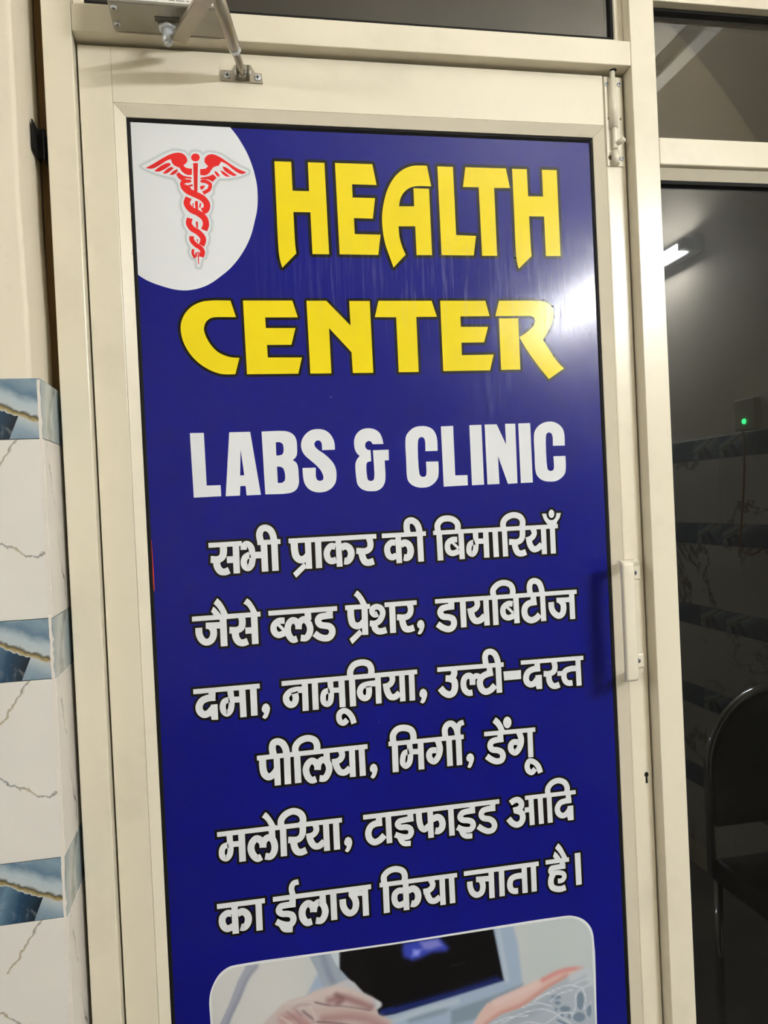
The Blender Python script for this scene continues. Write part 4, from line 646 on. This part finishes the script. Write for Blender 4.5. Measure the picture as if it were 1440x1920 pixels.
('word','white Hindi word jata with black outline','white',34,[['l',67,[(3067,8757),(4221,8754)]],['l',80,[(3246,8648),(3486,8635)]],['s',85,[(3151,8632),(3154,8549),(3190,8459),(3249,8422),(3318,8445),(3345,8523),(3340,8589),(3314,8638)]],['l',82,[(3481,8753),(3478,8344)]],['l',82,[(3639,8745),(3634,8349)]],['s',87,[(3957,8613),(3853,8611),(3786,8583),(3759,8505),(3776,8431),(3822,8399),(3882,8396)]],['l',82,[(3991,8751),(3990,8348)]],['l',82,[(4135,8759),(4132,8348)]]]),
('word','white Hindi word hai with black outline','white',34,[['l',65,[(4330,8757),(4702,8753)]],['l',82,[(4593,8749),(4592,8665)]],['s',77,[(4639,8663),(4483,8663),(4415,8652),(4403,8610),(4451,8573)]],['s',72,[(4437,8586),(4536,8578),(4602,8550),(4614,8502),(4579,8457),(4509,8453)]],['s',90,[(4451,8584),(4413,8522),(4398,8444),(4420,8375),(4482,8340),(4552,8330),(4628,8344)]],['p',[(4487,8949),(4542,9018),(4589,8959),(4634,8873),(4678,8774),(4594,8778),(4562,8849),(4523,8907)]],['p',[(4480,8902),(4514,8869),(4560,8803),(4570,8775),(4482,8780),(4449,8830)]]]),
('word','white vertical sentence-end bar after the last Hindi word','white',34,[['p',[(4794,8832),(4885,8834),(4887,8353),(4797,8352)]]]),
('roundel','white circle behind the red winged staff','white',0,[['p',[(-1124,19474),(234,19459),(310,19360),(380,19246),(448,19111),(502,18962),(542,18798),(562,18647),(560,18454),(542,18316),(506,18177),(457,18011),(396,17872),(314,17733),(220,17608),(120,17504),(8,17414),(-103,17334),(-213,17276),(-335,17237),(-455,17220),(-580,17226),(-704,17253),(-897,17319),(-1005,17372),(-1114,17452)]]]),
('halo','white border around the red winged staff','white',-7,[['p',[(-971,18884),(-818,18970),(-656,19064),(-549,19108),(-470,19111),(-392,19094),(-335,19035),(-299,19097),(-248,19110),(-186,19099),(-154,19055),(-99,19098),(-18,19105),(88,19078),(219,18993),(350,18916),(457,18871),(448,18836),(344,18792),(194,18757),(45,18748),(-5,18678),(-34,18630),(-45,18548),(-87,18506),(-58,18424),(-69,18329),(-113,18239),(-83,18165),(-95,18055),(-138,18000),(-125,17932),(-145,17850),(-174,17808),(-163,17754),(-187,17672),(-235,17644),(-261,17535),(-300,17534),(-309,17643),(-367,17669),(-393,17737),(-380,17805),(-416,17886),(-419,17967),(-397,18009),(-446,18089),(-453,18170),(-426,18239),(-467,18346),(-463,18441),(-433,18496),(-482,18576),(-498,18657),(-541,18737),(-658,18760),(-787,18796),(-915,18846)]]]),
('caduceus','red winged staff with two entwined snakes','red',0,[['p',[(-193,19029),(-197,19012),(-206,18997),(-219,18984),(-236,18976),(-254,18973),(-272,18975),(-288,18982),(-300,18993),(-308,19008),(-310,19025),(-306,19042),(-297,19057),(-284,19070),(-267,19078),(-249,19081),(-231,19079),(-215,19072),(-203,19061),(-195,19046)]],['p',[(-287,18948),(-222,18951),(-247,18562),(-291,18565)]],['p',[(-917,18859),(-820,18916),(-685,19002),(-578,19060),(-471,19084),(-406,19066),(-369,19020),(-360,18973),(-386,18938),(-416,18917),(-395,18890),(-349,18876),(-305,18873),(-309,18791),(-354,18783),(-406,18802),(-444,18835),(-468,18881),(-520,18900),(-558,18932),(-578,18992),(-635,18970),(-729,18906),(-823,18856)]],['p',[(-805,18823),(-730,18886),(-636,18936),(-590,18940),(-585,18911),(-666,18854),(-747,18818)]],['p',[(-695,18797),(-627,18862),(-573,18891),(-547,18872),(-602,18823),(-656,18794)]],['p',[(-604,18782),(-556,18831),(-502,18862),(-494,18833),(-538,18791),(-578,18779)]],['p',[(-518,18792),(-484,18820),(-420,18774),(-315,18757),(-316,18730),(-395,18739),(-450,18706),(-494,18745)]],['p',[(426,18847),(309,18894),(177,18978),(79,19043),(-19,19080),(-87,19064),(-129,19022),(-135,18967),(-107,18934),(-88,18914),(-123,18879),(-197,18870),(-200,18791),(-140,18787),(-86,18812),(-50,18861),(-15,18903),(54,18926),(90,18982),(162,18950),(240,18885),(319,18832),(373,18820)]],['p',[(107,18921),(160,18902),(238,18843),(297,18804),(249,18789),(170,18827),(118,18874)]],['p',[(71,18865),(117,18846),(169,18807),(202,18781),(154,18779),(102,18812)]],['p',[(-10,18849),(23,18843),(61,18797),(53,18769),(14,18795)]],['p',[(-198,18754),(-87,18778),(-26,18807),(19,18761),(-38,18701),(-90,18730),(-196,18734)]],['p',[(-320,18703),(-323,18695),(-330,18688),(-341,18682),(-354,18679),(-369,18677),(-384,18678),(-397,18681),(-407,18686),(-414,18692),(-416,18700),(-413,18708),(-406,18715),(-395,18720),(-382,18724),(-367,18726),(-352,18725),(-339,18722),(-329,18717),(-322,18710)]],['p',[(-107,18709),(-110,18702),(-117,18695),(-128,18689),(-141,18685),(-156,18683),(-171,18684),(-184,18687),(-195,18692),(-201,18699),(-203,18706),(-200,18714),(-193,18721),(-182,18727),(-169,18731),(-154,18732),(-139,18732),(-126,18729),(-115,18724),(-109,18717)]],['s',56,[(-383,18712),(-438,18679),(-440,18631),(-390,18581)]],['s',87,[(-432,18632),(-377,18572),(-286,18527),(-182,18473),(-130,18395),(-147,18320),(-197,18296)]],['s',84,[(-368,18478),(-397,18402),(-349,18322),(-245,18267),(-169,18197),(-155,18115),(-183,18040)]],['s',78,[(-366,18199),(-382,18131),(-348,18064),(-258,18004),(-203,17930),(-208,17876),(-229,17832)]],['s',62,[(-353,17955),(-353,17901),(-306,17840),(-241,17794),(-216,17740),(-237,17674)]],['s',34,[(-341,17779),(-349,17724),(-321,17659)]],['s',48,[(-138,18708),(-75,18672),(-88,18601),(-172,18544)]],['s',31,[(-387,18633),(-336,18594)]],['s',25,[(-307,18649),(-367,18634)]],['s',25,[(-208,18625),(-148,18640)]],['s',28,[(-203,18598),(-162,18626)]],['p',[(-288,18432),(-248,18436),(-250,18311),(-286,18317)]],['p',[(-291,18153),(-261,18154),(-262,18066),(-284,18072)]],['p',[(-289,17915),(-269,17916),(-276,17858)]],['p',[(-286,17745),(-270,17746),(-273,17575),(-284,17575)]],['s',14,[(-312,18404),(-315,18350)]],['s',20,[(-212,18407),(-228,18345)]],['s',22,[(-304,17738),(-307,17677)]],['s',17,[(-255,17739),(-260,17678)]]]),
('printed_shape','white rounded border of the printed scan photo','white',0,[['p',[(-618,4360),(-618,7143),(-615,7541),(-570,7688),(-470,7842),(-351,7919),(-234,7938),(1982,7910),(4553,7919),(4714,7903),(4881,7827),(4995,7697),(5038,7545),(5031,6175),(5031,4360)]]]),
('edge_mark','red sliver at the left edge of the poster','orange',0,[['p',[(-1089,13855),(-1079,13855),(-1071,13508),(-1070,13161),(-1081,13162),(-1085,13508)]]]),
]
PHOTO = [(299,(206,206,205),-1,[(-677,8147),(633,8095),(741,4072),(-855,4423)]),(224,(188,197,199),-1,[(3942,8150),(5206,7970),(5150,6763),(3886,6967)]),(37,(158,176,200),-1,[(1059,7930),(3779,7909),(3843,7613),(3888,7000),(3506,6875),(3271,6717),(3081,6531),(2543,5541),(423,5942),(472,6977)]),(30,(196,206,214),-1,[(1059,7930),(1196,7930),(1204,7654),(1047,7679)]),(30,(176,190,206),62,[(3552,7855),(3602,7474),(3653,7093)]),(45,(128,146,162),-1,[(2780,6799),(3370,6898),(3893,7006),(3889,6923),(3364,6778),(3130,6610),(2770,6584)]),(45,(134,152,170),-1,[(2076,6821),(2673,6878),(2759,6824),(2690,6771),(2158,6710)]),(37,(176,190,204),83,[(1813,6769),(2385,6866),(2875,6914)]),(19,(9,8,10),-1,[(1202,7929),(3472,7910),(3597,7113),(1949,6891),(1711,6882),(1695,7002),(1189,7657)]),(30,(24,36,98),-1,[(3596,7109),(3498,7201),(2839,7093),(1954,7006),(1748,6983),(1711,6897),(1949,6896),(2834,7003)]),(22,(14,14,30),21,[(3520,7180),(2838,7083),(1954,6991)]),(52,(52,66,170),-1,[(2126,7884),(2654,7891),(2790,7719),(2754,7670),(2533,7682),(2377,7631),(2244,7609),(2117,7682),(2100,7792)]),(45,(120,124,200),-1,[(2366,7863),(2631,7866),(2703,7760),(2514,7728),(2415,7744)]),(37,(134,144,224),-1,[(2263,7767),(2382,7749),(2335,7670),(2243,7673)]),(22,(40,40,44),12,[(2810,7440),(3013,7461)]),(11,(160,164,180),-1,[(-57,7980),(115,7953),(-69,7736),(-197,7473),(-343,7204),(-558,6695),(-670,6715),(-502,7143),(-352,7420),(-224,7712)]),(37,(138,142,160),32,[(43,7866),(-93,7721),(-220,7467),(-362,7207),(-534,6788)]),(11,(156,166,182),-1,[(741,7975),(1057,7927),(1147,7713),(1307,7487),(1052,7418),(943,7425),(884,7634)]),(52,(134,146,164),79,[(956,7902),(1024,7652),(1095,7461)]),(15,(196,184,182),-1,[(-730,4680),(-388,6273),(-180,6627),(72,7045),(213,7169),(355,7283),(475,7333),(732,7360),(833,7403),(1032,7415),(1236,7478),(1307,7487),(1385,7430),(1508,7263),(1666,7157),(1761,7080),(1763,7039),(1689,6997),(1716,6916),(1875,6808),(1960,6427),(1672,5991),(942,5525),(493,4417)]),(30,(186,190,198),-1,[(1072,7414),(1306,7483),(1385,7430),(1508,7263),(1666,7157),(1755,7087),(1746,7032),(1670,7024),(1524,7170),(1330,7333)]),(67,(204,188,184),91,[(790,7331),(991,7374),(1190,7365),(1387,7263),(1584,7140)]),(67,(152,116,116),87,[(1024,7232),(1224,7239),(1422,7146),(1609,7039)]),(52,(132,96,98),59,[(1127,7295),(1203,7223),(1141,7173)]),(22,(96,72,78),14,[(825,7241),(1020,7165),(1219,7120),(1587,7002)]),(60,(190,170,168),87,[(799,7110),(1117,7087),(1415,6997),(1694,6879),(1852,6771)]),(75,(170,136,136),118,[(932,6988),(1311,6954),(1610,6842),(1808,6697)]),(22,(104,80,86),14,[(792,6971),(1009,6923),(1286,6843),(1603,6692)]),(90,(176,138,138),138,[(384,7081),(541,7074),(691,6929)]),(30,(112,90,96),20,[(652,7144),(718,7074),(794,7007)]),(30,(168,146,146),16,[(508,7208),(627,7238),(745,7219)]),(30,(214,202,200),16,[(346,7107),(459,7008),(570,6870)]),(30,(210,196,194),16,[(744,7199),(797,7070),(811,6948)]),(37,(208,196,194),24,[(414,7293),(591,7304),(750,7317)]),(22,(152,126,128),12,[(428,7172),(521,7077),(614,6962)]),(22,(150,124,126),12,[(546,7182),(620,7090)]),(37,(206,210,214),36,[(1704,7090),(1739,7053),(1700,7015)]),(22,(214,184,178),-1,[(2154,4322),(2548,5649),(2794,6146),(3103,6527),(3201,6685),(3320,6807),(3506,6875),(3877,6969),(4159,7034),(4443,7111),(4680,7125),(4868,7089),(4651,7018),(4291,6875),(3840,6662),(3538,6602),(3352,6517),(3150,6082),(3030,5449),(2880,4169)]),(45,(206,140,136),62,[(4204,7016),(4466,7096),(4679,7107),(4844,7081)]),(52,(196,146,136),75,[(4580,7011),(4269,6894),(3841,6692),(3540,6628),(3306,6514)]),(67,(220,196,192),83,[(3456,6796),(3781,6874),(4109,6964)]),(19,(170,180,192),-1,[(2808,5491),(3026,6322),(3283,6496),(3539,6613),(3863,6662),(4292,6879),(4651,7022),(4892,7085),(4976,7049),(5153,7033),(5061,5065)]),(60,(190,198,206),125,[(4673,6974),(4914,7048),(4978,6881)]),(75,(156,168,182),125,[(4331,6718),(4045,6588),(3717,6510)]),(11,(120,138,156),-1,[(4843,6600),(4834,6541),(4815,6496),(4789,6473),(4762,6478),(4738,6508),(4723,6559),(4720,6620),(4729,6679),(4748,6724),(4774,6746),(4801,6742),(4825,6711),(4840,6660)]),(11,(120,138,156),-1,[(4623,6513),(4613,6495),(4588,6484),(4551,6481),(4512,6488),(4477,6503),(4453,6522),(4445,6543),(4454,6561),(4480,6572),(4516,6574),(4555,6568),(4591,6553),(4615,6534)]),(11,(120,138,156),-1,[(4850,6352),(4839,6320),(4810,6299),(4770,6291),(4726,6298),(4687,6320),(4660,6351),(4652,6385),(4664,6416),(4692,6438),(4733,6446),(4777,6438),(4816,6417),(4842,6386)]),(11,(120,138,156),-1,[(4952,6436),(4946,6394),(4934,6361),(4918,6345),(4901,6348),(4887,6369),(4878,6405),(4876,6448),(4882,6490),(4894,6522),(4910,6539),(4927,6536),(4942,6515),(4950,6479)]),(11,(120,138,156),-1,[(4468,6628),(4462,6615),(4449,6607),(4430,6604),(4409,6607),(4391,6617),(4378,6629),(4374,6644),(4379,6656),(4393,6665),(4412,6668),(4433,6664),(4451,6655),(4464,6642)]),(11,(120,138,156),-1,[(4632,6400),(4628,6385),(4618,6374),(4604,6370),(4590,6372),(4577,6381),(4568,6395),(4566,6411),(4570,6426),(4580,6437),(4593,6441),(4608,6439),(4621,6430),(4629,6416)]),(11,(120,138,156),-1,[(4421,6542),(4418,6533),(4410,6527),(4398,6524),(4386,6526),(4375,6533),(4368,6542),(4365,6552),(4368,6561),(4377,6567),(4388,6570),(4400,6567),(4411,6561),(4419,6552)]),(11,(120,138,156),-1,[(4510,6431),(4507,6420),(4499,6412),(4487,6409),(4475,6411),(4464,6418),(4456,6429),(4454,6441),(4457,6452),(4466,6460),(4477,6463),(4490,6461),(4501,6454),(4508,6443)]),(11,(120,138,156),-1,[(4481,6715),(4473,6703),(4450,6696),(4418,6695),(4383,6701),(4351,6712),(4330,6726),(4323,6741),(4331,6753),(4353,6760),(4385,6761),(4421,6755),(4452,6744),(4474,6730)]),(9,(212,218,226),15,[(4099,6756),(4384,6842),(4621,6871),(4831,6803),(4964,6838)]),(9,(212,218,226),15,[(4305,6677),(4450,6765),(4664,6797)]),(9,(212,218,226),15,[(4819,6805),(4720,6721),(4698,6500),(4622,6401)]),(9,(212,218,226),15,[(4830,6792),(4870,6629),(4828,6479),(4963,6568)]),(9,(212,218,226),15,[(3532,6476),(3859,6574),(4184,6586),(4413,6459),(4640,6275)]),(9,(212,218,226),15,[(3863,6662),(4096,6690),(4326,6607)]),(9,(212,218,226),15,[(4220,6358),(4388,6441),(4484,6480),(4671,6438)]),(9,(212,218,226),15,[(3350,6485),(3627,6547),(3949,6526)]),(9,(212,218,226),15,[(4051,6719),(4194,6784),(4382,6809)]),(9,(212,218,226),15,[(4668,6863),(4812,6907),(4956,6929)]),(9,(212,218,226),15,[(3619,6373),(3944,6427),(4219,6336)]),(15,(70,96,130),17,[(4409,6382),(4523,6307),(4637,6220)])]
PHOTO_TOP = [(-589,7529),(-574,7615),(-549,7677),(-510,7745),(-457,7806),(-397,7852),(-338,7884),(-287,7901),(-228,7909),(1980,7883),(4551,7885),(4636,7882),(4712,7869),(4787,7840),(4862,7793),(4920,7736),(4964,7673),(4991,7605),(5007,7530)]

# ------------------------------------------------------------------ poster: a printed vinyl sheet on the door panel
PY = 0.0120; LAY = 0.00006
po = tag(empty('poster', (0.2214, PY, 0.175)), 'tall blue health center poster with yellow and white lettering on the door', 'poster')
bm = bmesh.new()
quad = [(POX[0], 0.180), (POX[1], 0.180), (POX[2], POZ[1]), (POX[3], POZ[0])]
prism(bm, quad, PY, PY+0.0034); link('sheet', bm, INK['blue'], po)

def catmull(pts, sub=7):
    if len(pts) < 3: return [Vector(p) for p in pts]
    P = [Vector(p) for p in pts]; P = [P[0]*2-P[1]] + P + [P[-1]*2-P[-2]]
    out = []
    for i in range(1, len(P)-2):
        p0, p1, p2, p3 = P[i-1], P[i], P[i+1], P[i+2]
        # centripetal spacing keeps tight bends round
        t0 = 0.0; t1 = t0 + max((p1-p0).length, 1e-6)**0.5; t2 = t1 + max((p2-p1).length, 1e-6)**0.5; t3 = t2 + max((p3-p2).length, 1e-6)**0.5
        for k in range(sub):
            t = t1 + (t2-t1)*k/sub
            a1 = p0*((t1-t)/(t1-t0)) + p1*((t-t0)/(t1-t0)); a2 = p1*((t2-t)/(t2-t1)) + p2*((t-t1)/(t2-t1)); a3 = p2*((t3-t)/(t3-t2)) + p3*((t-t2)/(t3-t2))
            b1 = a1*((t2-t)/(t2-t0)) + a2*((t-t0)/(t2-t0)); b2 = a2*((t3-t)/(t3-t1)) + a3*((t-t1)/(t3-t1))
            out.append(b1*((t2-t)/(t2-t1)) + b2*((t-t1)/(t2-t1)))
    out.append(P[-2]); return out
class Flat:
    def __init__(s, y, step=0.0000015): s.v = []; s.f = []; s.y = y; s.step = step
    def tri(s, pts, faces):
        n = len(s.v); s.v += [(p[0], s.y, p[1]) for p in pts]; s.f += [tuple(n+i for i in f) for f in faces]; s.y -= s.step
    def poly(s, loops):
        allp = [p for lp in loops for p in lp]
        tris = tessellate_polygon([[Vector((p[0], p[1], 0)) for p in lp] for lp in loops]); s.tri(allp, tris)
    def stroke(s, c, hw, ext=0.0):
        c = [Vector(p) for p in c]
        if ext:
            c[0] = c[0] - (c[1]-c[0]).normalized()*ext; c[-1] = c[-1] + (c[-1]-c[-2]).normalized()*ext
        L = []; Rr = []
        for i in range(len(c)):
            a = (c[i]-c[i-1]).normalized() if i else None; b = (c[i+1]-c[i]).normalized() if i < len(c)-1 else None
            t = (a+b).normalized() if a is not None and b is not None else (a if a is not None else b)
            nrm = Vector((-t.y, t.x)); k = 1.0
            if a is not None and b is not None: k = 1.0/max(0.5, t.dot(a))
            L.append(c[i]+nrm*hw*k); Rr.append(c[i]-nrm*hw*k)
        n = len(c); s.tri([tuple(p) for p in L+Rr], [(i, i+1, n+i+1, n+i) for i in range(n-1)])
    def disc(s, p, r, n=10): s.tri([(p[0]+r*math.cos(2*math.pi*k/n), p[1]+r*math.sin(2*math.pi*k/n)) for k in range(n)], [tuple(range(n))])
    def rim(s, lp, r):
        for a, b in zip(lp, lp[1:]+lp[:1]): s.stroke([a, b], r)
        for p in lp: s.disc(p, r)
    def build(s, name, mat, parent):
        b = Vector(parent['_base']); me = bpy.data.meshes.new(name); me.from_pydata([tuple(Vector(v)-b) for v in s.v], [], s.f); me.materials.append(mat)
        o = bpy.data.objects.new(name, me); COL.objects.link(o); o.parent = parent; o['_base'] = tuple(b); return o
def U(p): return (p[0]*1e-4, p[1]*1e-4)
def rounded(lp):
    """pass a smooth curve through the gently turning points of a traced outline, keep its corners sharp"""
    P = [Vector(p) for p in lp]; n = len(P)
    if n < 5: return lp
    turn = [math.degrees(abs((P[i]-P[i-1]).angle_signed(P[(i+1) % n]-P[i]))) for i in range(n)]
    cor = [i for i in range(n) if turn[i] > 38]
    if len(cor) < 2: return lp
    out = []
    for a, b in zip(cor, cor[1:] + [cor[0]+n]):
        run = [P[k % n] for k in range(a, b+1)]
        out += [tuple(v) for v in (catmull(run, 4) if len(run) > 2 else run)[:-1]]
    return out
def fill(fl, shapes, grow=0.0):
    for sh in shapes:
        if sh[0] == 'p':
            loops = [rounded([U(p) for p in lp]) for lp in sh[1:]]
            if grow:
                for lp in loops: fl.rim(lp, grow)
            fl.poly(loops if not grow else loops[:1])
        else:
            c = [U(p) for p in sh[2]]; hw = sh[1]*0.5e-4
            c = catmull(c) if sh[0] == 's' else c
            fl.stroke(c, hw+grow, grow)
pic_layer = 0
for kind, label, ink, outl, shapes in PRINT:
    if kind == 'printed_shape': pic_layer += 1; lay = pic_layer
    elif kind == 'roundel': lay = 1
    elif kind == 'halo': lay = 8
    elif kind == 'caduceus': lay = 10
    elif kind == 'dot': lay = 4
    else: lay = 2
    fl = Flat(PY - LAY*lay - 0.00002); fill(fl, shapes); o = fl.build(kind, INK[ink], po); o['label'] = label
    if outl > 0:
        fo = Flat(PY - LAY*(lay-1) - 0.00002, 0.0000001)
        if kind == 'letter':
            for sh in shapes:
                for lp in sh[1:]: fo.rim(rounded([U(p) for p in lp]), outl*1e-4)
        else: fill(fo, shapes, outl*1e-4)
        ob = fo.build('outline', INK['black'], o); ob['label'] = 'black outline'
    elif outl < 0:
        for j, (nm, g) in enumerate((('halo0', 0.0042), ('halo1', 0.0030), ('halo2', 0.0018))):
            fo = Flat(PY - LAY*(2+2*j) - 0.00002, 0.0000007); fo.rim([U(p) for p in shapes[0][1]], g); ob = fo.build('outline', INK[nm], o); ob['label'] = 'soft grey glow around the red staff'

# printed scan photo: one flat sheet of ink, colour carried on a fine grid of vertices
import numpy as np
def photo():
    top = [U(p) for p in PHOTO_TOP]; xs0, xs1 = top[0][0], top[-1][0]
    cols = np.unique(np.concatenate([np.linspace(xs0, xs1, 270), np.array([p[0] for p in top])])); cols = cols[(cols >= xs0) & (cols <= xs1)]
    zt = np.interp(cols, [p[0] for p in top], [p[1] for p in top])
    drop = np.concatenate([np.linspace(0, 0.150, 84), np.linspace(0.155, 0.33, 36)])
    zbot = 0.44
    X = np.repeat(cols[:, None], len(drop), 1); Z = zt[:, None] - drop[None, :]*(zt[:, None] - zbot)/drop[-1]
    rgb = np.empty(X.shape + (3,)); rgb[:] = (196, 200, 200)
    Pq = np.stack([X, Z], -1)
    def seg_d(a, b):
        a = np.array(a); b = np.array(b); ab = b-a; t = np.clip(((Pq-a) @ ab)/max(ab @ ab, 1e-12), 0, 1)
        return np.linalg.norm(Pq - (a + t[..., None]*ab), axis=-1)
    for soft, col, w, pts in PHOTO:
        s = soft*1e-4
        if w < 0:
            pl = [U(p) for p in pts]; d = np.full(X.shape, 9.0); ins = np.zeros(X.shape, bool)
            for a, b in zip(pl, pl[1:]+pl[:1]):
                d = np.minimum(d, seg_d(a, b))
                if a[1] != b[1]: ins ^= ((a[1] > Z) != (b[1] > Z)) & (X < (b[0]-a[0])*(Z-a[1])/(b[1]-a[1]) + a[0])
            sd = np.where(ins, d, -d)
        else:
            pl = [tuple(p) for p in catmull([U(p) for p in pts], 4)]; d = np.full(X.shape, 9.0)
            for a, b in zip(pl, pl[1:]): d = np.minimum(d, seg_d(a, b))
            sd = w*0.5e-4 - d
        al = np.clip(sd/(2*s) + 0.5, 0, 1); al = al*al*(3-2*al)
        rgb = rgb*(1-al[..., None]) + np.array(col)*al[..., None]
    c = rgb/255.0; lin = np.where(c <= 0.04045, c/12.92, ((c+0.055)/1.055)**2.4)
    b = po['_base']; y = PY - LAY*2 - 0.00002 - b[1]
    verts = [(float(x)-b[0], y, float(z)-b[2]) for x, z in zip(X.ravel(), Z.ravel())]
    n = len(drop); faces = [(i*n+j, (i+1)*n+j, (i+1)*n+j+1, i*n+j+1) for i in range(len(cols)-1) for j in range(n-1)]
    me = bpy.data.meshes.new('printed_photo'); me.from_pydata(verts, [], faces)
    at = me.color_attributes.new('ink', 'FLOAT_COLOR', 'POINT'); at.data.foreach_set('color', np.concatenate([lin.reshape(-1, 3), np.ones((lin.size//3, 1))], 1).astype(np.float32).ravel())
    me.materials.append(print_mat('photo', None)); o = bpy.data.objects.new('printed_photo', me); COL.objects.link(o); o.parent = po
    o['label'] = 'printed photo of a gloved hand with an ultrasound probe'
photo()

for o in bpy.data.objects:
    if '_base' in o.keys(): del o['_base']
